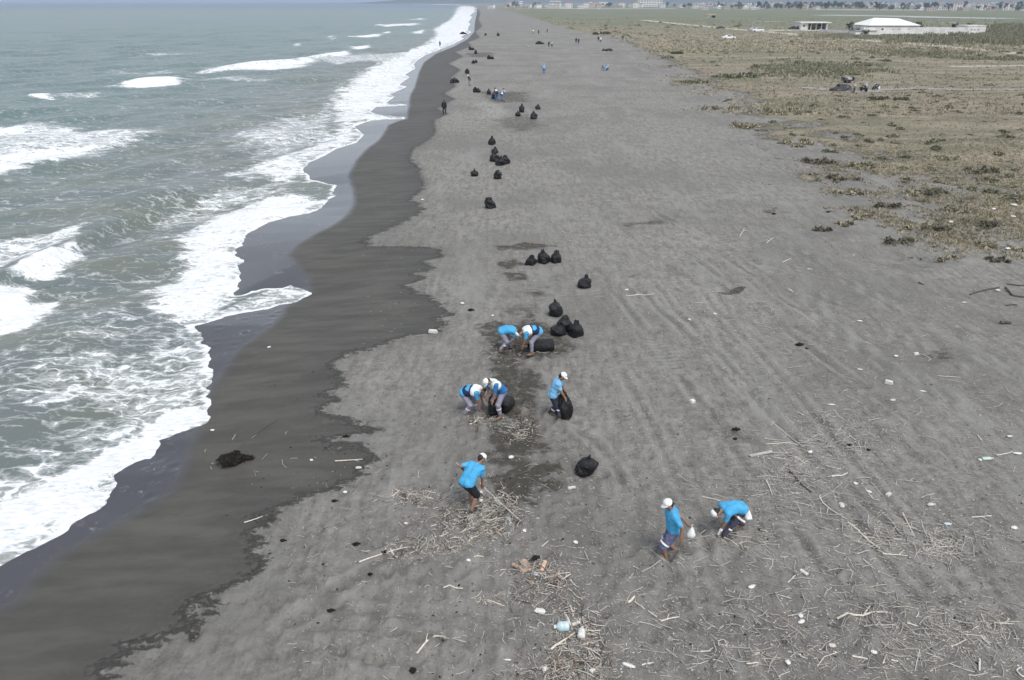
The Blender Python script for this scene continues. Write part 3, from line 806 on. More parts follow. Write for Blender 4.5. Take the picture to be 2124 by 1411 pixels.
def person(loc, rz, label, shirt=None, legs=None, hip=(0, 0, 0.88), lean=10, feet=((0.1, 0.11), (-0.1, -0.11)), hands=None, head=10, head_yaw=0,
           shorts=False, short_sleeve=True, cap=M_WHITE, shoes=M_SHOE, vest=None, vest_top=None, gloves=None, stripe=None, belt=None, group='beach cleaning workers', h=0.018, twist=0, cap_back=False):
    P = Vector(hip); l = math.radians(lean)
    d0 = Vector((math.sin(l * 0.8), 0, math.cos(l * 0.8))); d1 = Vector((math.sin(l * 1.12), 0, math.cos(l * 1.12)))
    side = Vector((math.sin(math.radians(twist)) * -0.5, 1, 0)).normalized()
    waist = P + d0 * 0.20; chest = waist + d1 * 0.20; neck = chest + d1 * 0.15
    front = side.cross(d1)      # towards the belly
    shL, shR = chest + d1 * 0.10 + side * 0.185, chest + d1 * 0.10 - side * 0.185
    hd = math.radians(head)
    dn = Vector((math.sin(hd), 0, math.cos(hd)))
    hc = neck + dn * 0.15 + Vector((0.02, 0, 0))
    fw = Vector((math.cos(hd), math.sin(math.radians(head_yaw)), -math.sin(hd))).normalized()   # where the face looks
    rt = dn.cross(fw).normalized()
    body = [(P + side * 0.07, P - side * 0.07, 0.115, 0.115), (P + side * 0.06, waist + side * 0.06, 0.105, 0.095), (P - side * 0.06, waist - side * 0.06, 0.105, 0.095),
            (waist + side * 0.06, chest + side * 0.08, 0.098, 0.108), (waist - side * 0.06, chest - side * 0.08, 0.098, 0.108),
            (chest + side * 0.08, chest + d1 * 0.08 + side * 0.11, 0.108, 0.075), (chest - side * 0.08, chest + d1 * 0.08 - side * 0.11, 0.108, 0.075),
            (shL, shR, 0.062, 0.062), (chest + d1 * 0.06, neck, 0.085, 0.056), (neck, hc - dn * 0.03, 0.054, 0.052),
            (hc - fw * 0.028 + dn * 0.025, hc + fw * 0.012 + dn * 0.02, 0.086, 0.084), (hc + fw * 0.03 - dn * 0.03, hc + fw * 0.045 - dn * 0.078, 0.062, 0.04),
            (hc + fw * 0.085 + dn * 0.01, hc + fw * 0.106 - dn * 0.022, 0.012, 0.017), (hc + rt * 0.083 - dn * 0.005, hc + rt * 0.09 - dn * 0.03, 0.02, 0.014), (hc - rt * 0.083 - dn * 0.005, hc - rt * 0.09 - dn * 0.03, 0.02, 0.014)]
    hipL, hipR = P + side * 0.095 - Vector((0, 0, 0.02)), P - side * 0.095 - Vector((0, 0, 0.02))
    tro, shoeM = [], MB()
    tro += [(P + side * 0.07, P - side * 0.07, 0.128, 0.128), (P + d0 * 0.07 + side * 0.06, P + d0 * 0.07 - side * 0.06, 0.12, 0.12)]
    ends = []
    for hj, f in ((hipL, feet[0]), (hipR, feet[1])):
        fx, fy = f[0], f[1]; fz = f[2] if len(f) > 2 else 0.0; yaw = f[3] if len(f) > 3 else 0.0
        ank = Vector((fx, fy, fz + 0.085))
        knee, ank = ik(hj, ank, 0.435, 0.43, (1.0, 0.15 * (1 if hj is hipL else -1), 0.1))
        fd = Vector((math.cos(yaw), math.sin(yaw), 0))
        body += [(hj, knee, 0.085, 0.056), (knee, knee + (ank - knee) * 0.35, 0.054, 0.058), (knee + (ank - knee) * 0.35, ank, 0.058, 0.037), (ank, ank - Vector((0, 0, 0.045)) - fd * 0.02, 0.038, 0.036),
                 (ank - Vector((0, 0, 0.05)), ank + fd * 0.12 - Vector((0, 0, 0.062)), 0.034, 0.026)]
        if shorts:
            tro += [(hj, knee + (ank - knee) * 0.10, 0.112, 0.10)]
        else:
            tro += [(hj, knee, 0.108, 0.078), (knee, ank + Vector((0, 0, 0.07)), 0.078, 0.062)]
        ends.append((hj, knee, ank, fd))
    arms = []
    hands = hands or ((0.15, 0.3, 0.75), (0.15, -0.3, 0.75))
    sh_parts, hand_m = [], MB()
    for sj, hp, sg in ((shL, hands[0], 1), (shR, hands[1], -1)):
        elb, wr = ik(sj, Vector(hp), 0.29, 0.255, (-0.7, sg * 0.6, -0.2))
        body += [(sj, elb, 0.05, 0.042), (elb, wr, 0.041, 0.029)]
        fdn = (wr - elb).normalized(); sd = fdn.cross(Vector((1, 0, 0.2))).normalized() if abs(fdn.x) < 0.95 else Vector((0, 1, 0))
        pn = fdn.cross(sd)
        palm = wr + fdn * 0.09
        body += [(wr + sd * 0.012, palm + sd * 0.02, 0.026, 0.022), (wr - sd * 0.012, palm - sd * 0.02, 0.026, 0.022)]
        for q, (off, ln) in enumerate(((0.033, 0.072), (0.012, 0.082), (-0.010, 0.076), (-0.031, 0.060))):
            b0 = palm + sd * off
            hand_m.tube([b0 - fdn * 0.015, b0 + fdn * ln * 0.45 + pn * 0.006, b0 + fdn * ln * 0.8 + pn * 0.024, b0 + fdn * ln * 0.92 + pn * 0.045], [0.0105, 0.010, 0.009, 0.007], 6)
        b0 = wr + fdn * 0.03 + sd * 0.03
        hand_m.tube([b0, b0 + sd * 0.028 + fdn * 0.03, b0 + sd * 0.03 + fdn * 0.06 + pn * 0.01], [0.013, 0.011, 0.008], 6)
        arms.append((sj, elb, wr, palm))
        e = elb if short_sleeve else wr
        sh_parts += [(sj, sj + (elb - sj) * (0.72 if short_sleeve else 1.0), 0.073, 0.066)] + ([] if short_sleeve else [(elb, wr, 0.06, 0.048)])
    V, Q = blend_surface(body, h, 0.035)
    fm = [0] * len(Q)
    b = len(V); V = list(map(tuple, V)) + hand_m.v
    Fc = [tuple(int(i) for i in q) for q in Q] + [tuple(i + b for i in f) for f in hand_m.f]
    fm += [0] * len(hand_m.f)
    em = MB()
    for s in (-1, 1):
        em.ellipsoid(hc + fw * 0.083 + rt * 0.031 * s + dn * 0.018, (0.012, 0.012, 0.009), 6, 4)
    em.ellipsoid(hc + fw * 0.088 - dn * 0.052, (0.012, 0.022, 0.006), 6, 4, M=rt.to_track_quat('Y', 'Z').to_matrix().to_4x4())
    b = len(V); V += em.v; Fc += [tuple(i + b for i in f) for f in em.f]; fm += [1] * len(em.f)
    root = link_mesh('person', mesh_from('person', np.array(V), Fc, [M_SKIN, M_EYE], True, fm), None, loc, rz)
    tag(root, label, 'person', group)
    # clothes
    s_p = [(P + d0 * 0.02 + side * 0.065, waist + side * 0.06, 0.152, 0.138), (P + d0 * 0.02 - side * 0.07, waist - side * 0.065, 0.152, 0.138),
           (waist + side * 0.06, chest + side * 0.085, 0.138, 0.14), (waist - side * 0.06, chest - side * 0.085, 0.138, 0.14),
           (chest + side * 0.08, chest + d1 * 0.085 + side * 0.115, 0.138, 0.094), (chest - side * 0.08, chest + d1 * 0.085 - side * 0.115, 0.138, 0.094),
           (shL, shR, 0.077, 0.077), (chest + d1 * 0.05, neck - d1 * 0.035, 0.1, 0.078)] + sh_parts
    hh = h * 1.15
    V, Q = blend_surface(s_p, hh, 0.04, 0.010)
    link_mesh('shirt', mesh_from('shirt', V, Q, shirt, True), root)
    V, Q = blend_surface(tro, hh, 0.04, 0.011)
    link_mesh('shorts' if shorts else 'trousers', mesh_from('trousers', V, Q, legs, True), root)
    if vest:
        V, Q = blend_surface([(a, b_, ra + 0.014, rb + 0.014) for a, b_, ra, rb in [(P + d0 * 0.11 + side * 0.065, waist + d1 * 0.12 + side * 0.06, 0.146, 0.138), (P + d0 * 0.11 - side * 0.065, waist + d1 * 0.12 - side * 0.06, 0.146, 0.138)]], hh, 0.04, 0.005)
        link_mesh('vest', mesh_from('vest', V, Q, vest, True), root)
    if vest_top:
        V, Q = blend_surface([(a, b_, ra + 0.02, rb + 0.02) for a, b_, ra, rb in [(waist + d1 * 0.16 + side * 0.06, chest + side * 0.085, 0.13, 0.14), (waist + d1 * 0.16 - side * 0.06, chest - side * 0.085, 0.13, 0.14)] + s_p[4:6] + [(shL * 0.85 + shR * 0.15, shR * 0.85 + shL * 0.15, 0.075, 0.075)]], hh, 0.04, 0.005)
        link_mesh('vest_yoke', mesh_from('vest_yoke', V, Q, vest_top, True), root)
    if stripe:
        for hj, knee, ank, fd in ends:
            sm = MB(); t0 = 0.82 if shorts else 0.0
            c = hj + (knee - hj) * t0 if shorts else knee + (ank - knee) * 0.35
            ax = ((knee - hj) if shorts else (ank - knee)).normalized()
            r = 0.122 if shorts else 0.083
            u = ax.cross(Vector((0, 1, 0.1))).normalized(); w = ax.cross(u)
            ring = [c + ax * q + (u * math.cos(t) + w * math.sin(t)) * r for q in (-0.022, 0.022) for t in [2 * math.pi * k / 14 for k in range(14)]]
            sm.add(ring, [(k, (k + 1) % 14, 14 + (k + 1) % 14, 14 + k) for k in range(14)])
            link_mesh('reflective_stripe', sm.mesh('stripe', stripe, True), root)
    if belt:
        V, Q = blend_surface([(P + d0 * 0.03 + side * 0.065, P + d0 * 0.03 - side * 0.065, 0.142, 0.142)], hh, 0.03)
        link_mesh('belt', mesh_from('belt', V, Q, belt, True), root)
    # hair and cap
    Vh, Qh = blend_surface([(hc - fw * 0.04 + dn * 0.035, hc - fw * 0.02 + dn * 0.04, 0.088, 0.088), (hc - fw * 0.06 - dn * 0.02, hc - fw * 0.05 - dn * 0.05, 0.055, 0.045)], h, 0.03)
    link_mesh('hair', mesh_from('hair', Vh, Qh, M_HAIR, True), root)
    if cap:
        cm = MB(); n = 16; base = hc + dn * 0.05 - fw * 0.008
        rings = [(1.0, 0.0), (1.0, 0.03), (0.93, 0.065), (0.75, 0.092), (0.45, 0.108), (0.04, 0.114)]
        vv = [base + (fw * math.cos(t) * 0.108 + rt * math.sin(t) * 0.098) * r + dn * z for r, z in rings for t in [2 * math.pi * k / n for k in range(n)]]
        ff = [(i * n + k, i * n + (k + 1) % n, (i + 1) * n + (k + 1) % n, (i + 1) * n + k) for i in range(len(rings) - 1) for k in range(n)]
        cm.add(vv, ff + [tuple(range(len(vv) - n, len(vv)))])
        co = link_mesh('cap', cm.mesh('cap', cap, True), root)
        bm = MB(); sg = -1 if cap_back else 1; a0 = [-1.15 + 2.3 * k / 8 for k in range(9)]; vv = []
        for zz in (0.004, -0.006):
            for ln in (0.985, 1.72):
                vv += [base + (fw * math.cos(t) * 0.108 * (1 + (ln - 1) * max(math.cos(t * 1.1), 0.0)) * sg + rt * math.sin(t) * 0.098 * (1 + (ln - 1) * 0.1)) + dn * (zz + 0.006 - (0.02 if ln > 1 else 0)) for t in a0]
        ff = [(k, k + 1, 9 + k + 1, 9 + k) for k in range(8)] + [(18 + k, 27 + k, 27 + k + 1, 18 + k + 1) for k in range(8)] + [(9 + k, 9 + k + 1, 27 + k + 1, 27 + k) for k in range(8)]
        bm.add(vv, ff)
        link_mesh('brim', bm.mesh('brim', cap, True), co)
    for hj, knee, ank, fd in ends:
        sm = MB(); g = ank - Vector((0, 0, 0.085))
        lt = Vector((-fd.y, fd.x, 0)); prof = [(-0.085, 0.030), (-0.05, 0.04), (0.03, 0.041), (0.11, 0.05), (0.165, 0.042), (0.195, 0.018)]
        up = 0.024 if shoes is M_SANDAL else 0.07
        vv = []
        for z, sc in ((0.0, 1.0), (0.02, 1.03), (up, 0.85)):
            vv += [g + fd * x * (1 if z < 0.03 else 0.96) + lt * w * s_ * sc + Vector((0, 0, z * (1 - 0.35 * max(x, 0) / 0.2))) for s_ in (1, -1) for x, w in (prof if s_ == 1 else prof[::-1])]
        n = 12
        sm.add(vv, [(i * n + k, i * n + (k + 1) % n, (i + 1) * n + (k + 1) % n, (i + 1) * n + k) for i in range(2) for k in range(n)] + [tuple(range(n))[::-1], tuple(range(2 * n, 3 * n))])
        link_mesh('shoe' if shoes is M_SHOE else 'sandal', sm.mesh('shoe', shoes, True), root)
    if gloves:
        for i, g in enumerate(arms):
            sj, elb, wr, palm = g
            dd = (wr - elb).normalized()
            V, Q = blend_surface([(wr - dd * 0.05, wr, 0.036, 0.034), (wr, palm + dd * 0.045, 0.04, 0.034)], 0.014, 0.02)
            link_mesh('glove', mesh_from('glove', V, Q, gloves, True), root)
    q = random.Random(label).uniform(0.97, 1.05); root.scale = (q * random.Random(label + 'w').uniform(1.0, 1.08), q * random.Random(label + 'v').uniform(1.0, 1.1), q)
    return root, arms

def world_of(root, p):
    return Matrix.Translation(root.location) @ Matrix.Rotation(root.rotation_euler.z, 4, 'Z') @ Vector((p[0] * root.scale[0], p[1] * root.scale[1], p[2] * root.scale[2]))
R = math.radians

# 1 raking man seen from behind
p1, a1 = person(V3(977, 1053), R(52), 'man in blue T-shirt and black shorts raking a pile of driftwood', M_BLUE, M_BLACKTR, hip=(-0.14, 0, 0.86), lean=52, feet=((0.12, 0.14), (-0.12, -0.14)),
       hands=((0.16, 0.42, 0.98), (0.32, -0.12, 0.50)), head=56, shorts=True, shoes=M_SHOE, head_yaw=-12)
rk = empty('rake', (0, 0, 0)); tag(rk, 'wooden rake held by the man working on the driftwood pile', 'rake')
h0 = world_of(p1, a1[0][3]); h1 = world_of(p1, a1[1][3])
dr = (h1 - h0).normalized(); top = h0 - dr * 0.25
tl = 0.0
q = h1.copy()
for _ in range(200):
    q = q + dr * 0.02
    if q.z < float(ground_z(q.x, q.y)) + 0.04: break
m = MB(); m.tube([top, q], 0.012, 8); m.build('handle', M_WOODG, rk)
cx = dr.cross(Vector((0, 0, 1))).normalized()
m = MB(); m.tube([q - cx * 0.2, q + cx * 0.2], 0.014, 6); m.build('rake_head', M_METAL, rk)
for k in range(9):
    c = q + cx * (-0.18 + 0.045 * k)
    m = MB(); m.tube([c, c + Vector((dr.x, dr.y, 0)) * 0.03 + Vector((0, 0, -0.07))], [0.006, 0.004], 5); m.build('tine', M_METAL, rk)

# 2 walking man with a white bag behind his back
p2, a2 = person(V3(1391, 1157), R(187), 'man in blue polo and slate shorts walking with a white bag behind his back', M_BLUE, M_SHORTS, hip=(0.0, 0, 0.87), lean=10, feet=((0.15, 0.09), (-0.16, -0.08, 0.02)),
       hands=((-0.04, 0.36, 0.90), (-0.27, 0.02, 1.02)), head=24, shorts=True, shoes=M_SANDAL, stripe=M_WHITE, belt=M_NAVY)
# 3 bending man, head to the left
p3, a3 = person(V3(1519, 1110), R(196), 'bending man in blue T-shirt and dark jeans picking litter with white gloves', M_BLUE, M_DARKTR, hip=(-0.16, 0, 0.84), lean=84, feet=((0.34, 0.12), (-0.36, -0.16)),
       hands=((0.50, 0.12, 0.16), (-0.26, 0.46, 0.52)), head=104, shoes=M_SANDAL, gloves=M_WHITE, stripe=M_WHITE)
# 4 bending man, white yoke and navy vest, facing right
p4, a4 = person(V3(976, 862), R(-14), 'bending man in blue shirt with white and navy vest sorting driftwood', M_BLUE, M_GREYTR, hip=(-0.20, 0, 0.84), lean=76, feet=((0.16, 0.17), (-0.14, -0.15)),
       hands=((0.42, 0.10, 0.22), (0.38, -0.12, 0.24)), head=98, vest=M_NAVY, vest_top=M_WHITE, stripe=M_WHITE)
# 5 man in pale vest holding a bag open
p5, a5 = person(V3(1033, 862), R(216), 'man in pale vest and white cap holding a black sack open', M_ROYAL, M_GREYTR, hip=(-0.14, 0, 0.88), lean=42, feet=((0.04, 0.18), (-0.02, -0.20)),
       hands=((0.32, 0.18, 0.70), (0.30, -0.16, 0.72)), head=62, vest_top=M_HIVIS, stripe=M_WHITE, shoes=M_SANDAL)
# 6 man in pale blue shirt beside an upright bag
p6, a6 = person(V3(1151, 868), R(-6), 'man in pale blue shirt steadying a tall black sack with both hands', M_SKYBLUE, M_DARKTR, hip=(-0.08, 0, 0.89), lean=18, feet=((0.14, -0.13), (-0.16, 0.12)),
       hands=((0.36, 0.14, 0.80), (0.34, -0.16, 0.76)), head=34, stripe=M_WHITE)
# 7 and 8 bending towards each other
p7, a7 = person(V3(1050, 727), R(4), 'bent man in blue T-shirt and lilac grey trousers digging beside lying sack', M_BLUE, M_GREYTR, hip=(-0.18, 0, 0.84), lean=88, feet=((0.20, 0.20), (-0.22, -0.18)),
       hands=((0.40, 0.16, 0.26), (0.40, -0.16, 0.22)), head=112, stripe=M_WHITE)
p8, a8 = person(V3(1106, 731), R(190), 'bent man with white shoulders and navy vest digging beside lying sack', M_BLUE, M_GREYTR, hip=(-0.20, 0, 0.84), lean=84, feet=((0.10, 0.22), (-0.14, -0.18)),
       hands=((0.44, 0.16, 0.22), (0.40, -0.14, 0.12)), head=118, vest=M_NAVY, vest_top=M_WHITE, shoes=M_SANDAL)

# far people (smaller in the picture, coarser surface)
def far(px, py, rz, label, **k):
    kk = dict(shirt=M_ROYAL, legs=M_GREYTR, h=0.034); kk.update(k)
    return person(V3(px, py), R(rz), label, **kk)
far(922, 238, 100, 'figure in black jacket walking alone on the dark wet sand', shirt=M_BLACKTR, legs=M_BLACKTR, cap=None, short_sleeve=False, group='people farther along the beach')
far(1031, 208, 160, 'worker in bright vest holding a sack open in the far trio', shirt=M_NAVY, legs=M_ROYAL, vest_top=M_HIVIS, cap=None, lean=25, hands=((0.4, 0.2, 0.8), (0.4, -0.2, 0.8)))
far(1040, 210, 20, 'worker in navy clothes bending in the far trio', shirt=M_NAVY, legs=M_ROYAL, vest=M_WHITE, lean=45, cap=None, hands=((0.5, 0.15, 0.5), (0.5, -0.15, 0.5)))
far(1046, 210, 190, 'worker in blue and white standing in the far trio', shirt=M_ROYAL, legs=M_GREYTR, vest_top=M_WHITE, cap=None)
far(975, 178, 200, 'worker in white cap standing between the sacks far down the beach', shirt=M_NAVY, legs=M_GREYTR, lean=25)
far(1128, 152, 80, 'person in pale shirt standing alone on open grey sand', shirt=M_SKYBLUE, legs=M_ROYAL)
far(1252, 147, 180, 'person in blue crouching over litter on open grey sand', shirt=M_ROYAL, legs=M_GREYTR, lean=60, hip=(-0.2, 0, 0.5), hands=((0.5, 0.15, 0.15), (0.5, -0.15, 0.15)), feet=((0.05, 0.15), (-0.05, -0.15)), cap=None)
far(1258, 147, 20, 'person in pale blue kneeling next to the crouching one', shirt=M_SKYBLUE, legs=M_NAVY, lean=50, hip=(-0.2, 0, 0.45), hands=((0.5, 0.15, 0.15), (0.5, -0.15, 0.15)), feet=((0.0, 0.15), (-0.1, -0.15)))
far(1138, 98, 60, 'person in dark clothes by the brushwood heap', shirt=M_NAVY, legs=M_BLACKTR, cap=None, lean=20)
far(1145, 98, 240, 'person carrying a big white sack by the brushwood heap', shirt=M_WHITE, legs=M_BLACKTR, cap=None, lean=25)
far(1195, 90, 90, 'shorter of two dark figures walking side by side', shirt=M_BLACKTR, legs=M_BLACKTR, cap=None, group='people farther along the beach')
far(1200, 91, 90, 'taller of two dark figures walking side by side', shirt=M_DARKTR, legs=M_BLACKTR, cap=None, hip=(0, 0, 0.91), group='people farther along the beach')
far(1241, 86, 90, 'dark figure beside the white-topped one near the dune edge', shirt=M_BLACKTR, legs=M_DARKTR, cap=None, group='people farther along the beach')
far(1246, 88, 120, 'figure in white top and dark trousers near the dune edge', shirt=M_WHITE, legs=M_BLACKTR, cap=None, group='people farther along the beach')
far(1292, 83, 120, 'dark figure standing alone at the meadow edge', shirt=M_BLACKTR, legs=M_DARKTR, cap=None, group='people farther along the beach')
far(1106, 70, 90, 'far figure in white, end of the row of three', shirt=M_WHITE, legs=M_GREYTR, cap=None, group='people farther along the beach')
far(1117, 71, 90, 'far figure in dark clothes, middle of the row of three', shirt=M_DARKTR, legs=M_BLACKTR, cap=None, group='people farther along the beach')
far(1135, 68, 90, 'far figure in grey, apart from the white and dark ones', shirt=M_OLIVE, legs=M_DARKTR, cap=None, group='people farther along the beach')
far(913, 97, 250, 'figure standing in the foam at the water edge', shirt=M_OLIVE, legs=M_DARKTR, cap=None, group='people farther along the beach')

# ------------------------------------------------------------------ bags
def white_bag(loc, size, label, seed, parent_hang=0.0):
    rr = random.Random(seed); m = MB(); n = 14; V = []
    prof = [(0.10, 1.0), (0.16, 0.93), (0.30, 0.84), (0.62, 0.62), (0.92, 0.35), (1.0, 0.16), (0.7, 0.02), (0.1, 0.0)]
    for r, z in prof:
        for k in range(n):
            t = 2 * math.pi * k / n; s = 1 + rr.uniform(-0.16, 0.16) + 0.1 * math.sin(3 * t + z * 5)
            V.append((r * s * size[0] * math.cos(t), r * s * size[1] * math.sin(t), z * size[2]))
    m.add(V, [(i * n + k, (i + 1) * n + k, (i + 1) * n + (k + 1) % n, i * n + (k + 1) % n) for i in range(len(prof) - 1) for k in range(n)] + [tuple(range(n)), tuple(range((len(prof) - 1) * n, len(prof) * n))[::-1]])
    o = m.build('plastic_bag', M_WHITEBAG, None, loc, rr.uniform(0, 6), True)
    hm = MB()
    for s in (-1, 1):
        hm.tube([(s * size[0] * 0.08, 0, size[2] * 0.97), (s * size[0] * 0.16, 0.01, size[2] * 1.10), (0, 0.01, size[2] * 1.16)], 0.008, 5)
    hm.build('handle_loop', M_WHITEBAG, o)
    tag(o, label, 'bag')
    return o
w = world_of(p2, a2[1][3]); white_bag((w.x + 0.07, w.y - 0.02, w.z - 0.33), (0.11, 0.08, 0.34), 'limp white plastic bag held behind the back of the walking man', 3)
w = world_of(p3, a3[1][3]); white_bag((w.x + 0.16, w.y + 0.10, w.z + 0.02), (0.15, 0.10, 0.22), 'pale translucent plastic bag blown out beside the bending man in jeans', 4)

def sack_mesh(seed, rx, ry, hgt, top=0.35, lean=0.0, sq=0.0, sag=0.0):
    """filled rubbish sack: sagging body with creases gathered to the neck"""
    rr = random.Random(seed); n, m_ = 30, 18; V = []
    ph = [rr.uniform(0, 6.28) for _ in range(10)]; am = [rr.uniform(0.03, 0.07) for _ in range(10)]
    for i in range(m_ + 1):
        s = i / m_
        if s < 0.12: r = 0.80 + 0.2 * (s / 0.12) ** 0.6
        elif s < 0.62: r = 1.0 + 0.03 * math.sin((s - 0.12) * 6.3)
        else:
            u = (s - 0.62) / 0.38; r = 1.0 - (1 - top * 0.62) * u ** 1.9
        crease = max(0.0, (s - 0.35) / 0.65)
        for k in range(n):
            t = 2 * math.pi * k / n
            d = sum(am[q] * math.sin((q % 4 + 1) * t + ph[q] + s * (3 + q)) for q in range(6))
            d += crease * 0.07 * math.sin(9 * t + ph[6] + s * 2) + 0.03 * math.sin(13 * t + ph[7] + 7 * s) + 0.025 * math.sin(17 * s * 1.7 + ph[8] + 5 * t) + rr.uniform(-0.02, 0.02)
            d += sq * 0.16 * math.cos(4 * t + ph[3]) + sag * 0.22 * (1 - s) * math.sin(t + ph[2])
            x = rx * r * (1 + d) * math.cos(t) + lean * s * s; y_ = ry * r * (1 + d) * math.sin(t)
            z = hgt * (s - 0.02 + 0.035 * math.sin(2 * t + ph[9]) * s)
            V.append((x, y_, z))
    F = [(i * n + k, i * n + (k + 1) % n, (i + 1) * n + (k + 1) % n, (i + 1) * n + k) for i in range(m_) for k in range(n)] + [tuple(range(n))[::-1], tuple(m_ * n + k for k in range(n))]
    me = mesh_from('sack', V, F, M_BAG, True)
    mm = MB(); V = []; nn = 14
    for i, (r, z) in enumerate(((top * 0.62, -0.05), (top * 0.58, 0.0), (top * 0.50, 0.05), (top * 0.30, 0.085))):
        for k in range(nn):
            t = 2 * math.pi * k / nn; s = 1 + 0.32 * math.sin(5 * t + ph[0] + i) + rr.uniform(-0.1, 0.1)
            V.append((lean + rx * r * s * math.cos(t), ry * r * s * math.sin(t), hgt + z + (0.07 * (0.3 + sq) * math.sin(2 * t + ph[1]) + rr.uniform(-0.03, 0.05)) * (i > 1)))
    mm.add(V, [(i * nn + k, i * nn + (k + 1) % nn, (i + 1) * nn + (k + 1) % nn, (i + 1) * nn + k) for i in range(3) for k in range(nn)] + [tuple(3 * nn + k for k in range(nn))])
    return me, mm.mesh('neck', M_BAG, True)
SACKP = [(0.27, 0.25, 0.44, 0.55, 0.02), (0.29, 0.26, 0.54, 0.6, -0.05), (0.28, 0.24, 0.46, 0.9, 0.05), (0.31, 0.26, 0.52, 0.8, 0.0), (0.30, 0.28, 0.42, 0.4, 0.0), (0.28, 0.25, 0.70, 0.6, -0.06)]
SACKS = [sack_mesh(s, *a, sq=(s % 3) * 0.4, sag=(s % 2) * 0.8) for s, a in enumerate(SACKP)]
BAGG = 'black rubbish sacks along the beach'
def sack(px, py, v, label, rz=None, sc=1.0, tilt=0.0):
    if py > 380:
        q = random.Random(px * 31 + py); b = SACKP[v]
        S_ = sack_mesh(px, b[0] * q.uniform(.92, 1.1), b[1] * q.uniform(.92, 1.1), b[2] * q.uniform(.9, 1.12), q.uniform(.25, .95), q.uniform(-.09, .09), q.random() ** 2, q.random())
    else: S_ = SACKS[v]
    o = link_mesh('rubbish_sack', S_[0], None, V3(px, py), rz if rz is not None else random.uniform(0, 6.28))
    o.rotation_euler.x = tilt; o.scale = (sc,) * 3
    link_mesh('sack_neck', S_[1], o)
    tag(o, label, 'rubbish sack', BAGG)
    return o
sack(1217, 979, 4, 'round black sack alone on the sand near the raked heap', 0.4, 1.0)
sack(1172, 866, 5, 'tall black sack steadied by the man in pale blue shirt', 0.2, 1.12).scale.x = 0.9
sack(1150, 655, 1, 'black sack standing alone just above a pile of three', 0.6, 1.12)
sack(1171, 684, 3, 'black sack standing behind the other two in the pile', 1.2, 1.1)
sack(1158, 693, 4, 'squat creased black sack leaning in the pile of three', 2.0, 1.05)
sack(1192, 697, 2, 'square topped dark blue-black sack in the pile of three', 0.1, 1.1)
sack(1212, 596, 1, 'black sack with twisted neck standing off by itself', 3.4, 1.05)
sack(1102, 549, 2, 'smallest black sack of the row of three, slumped sideways', 0.0, 0.85, 0.12)
sack(1128, 545, 1, 'tallest black sack, in the middle of the row of three', 2.5, 1.08)
sack(1153, 544, 3, 'broad black sack at the end of the row of three', 1.0, 1.0)
sack(1016, 431, 3, 'black sack alone on the sand beyond the row of three', 0.5, 1.15)
sack(1026, 335, 1, 'upright black sack standing close to a slumped one', 0.3, 1.25)
sack(1037, 343, 2, 'slumped black sack spilling sideways beside the upright one', 0.0, 1.3, 0.15)
sack(1048, 340, 3, 'black sack with raised corner next to the slumped one', 1.0, 1.2)
sack(984, 365, 4, 'low black sack close to the wet sand line', 1.0, 1.05)
sack(1032, 371, 3, 'black sack between the low one and a slumped pair', 2.0, 1.1)
sack(1020, 300, 1, 'black sack standing alone beyond the slumped pair', 2.0, 1.2)
sack(1027, 318, 0, 'small black sack just behind the upright one', 2.0, 1.1)
sack(1082, 233, 5, 'tall black sack of a pair touching one another', 2.0, 1.25)
sack(1074, 241, 4, 'short black sack of a pair touching one another', 1.0, 1.15)
sack(1108, 247, 1, 'pointed black sack between the touching pair and a small one', 0.0, 1.35)
sack(1116, 227, 0, 'small black sack farthest inland of four', 2.3, 1.2)
sack(986, 192, 3, 'black sack half of the heap near the far trio', 2.3, 1.3)
sack(992, 192, 4, 'second black sack in the heap near the far trio', 1.3, 1.3)
sack(1014, 196, 1, 'black sack standing between the heap and the far trio', 1.3, 1.2)
sack(1026, 205, 5, 'black sack being filled by the far trio', 0.3, 1.2)
sack(938, 172, 0, 'black sack nearest the water in a group of three', 0.3, 1.3)
sack(943, 172, 3, 'middle black sack in a group of three by the wet sand', 1.3, 1.35)
sack(948, 172, 4, 'inland black sack in a group of three by the wet sand', 2.3, 1.3)
sack(969, 153, 3, 'black sack behind the worker in white cap', 2.3, 1.5)
sack(982, 132, 4, 'black sack of a close pair far along the beach', 2.3, 1.5)
sack(987, 131, 0, 'smaller sack of a close pair far along the beach', 0.3, 1.4)
sack(1014, 123, 3, 'black sack on bright sand, first of an inland pair', 2.3, 1.5)
sack(1021, 123, 4, 'black sack on bright sand, second of an inland pair', 1.3, 1.5)
sack(975, 104, 3, 'far black sack next to its twin near the surf', 0.3, 1.5)
sack(981, 104, 4, 'far black sack touching its twin near the surf', 1.3, 1.5)
sack(987, 112, 1, 'far black sack standing just below the twins', 1.3, 1.6)
sack(1033, 75, 3, 'tiny black sack on the far sand', 1.3, 2.0)
sack(1007, 74, 0, 'tiny black sack near the far water edge', 0.3, 1.8)
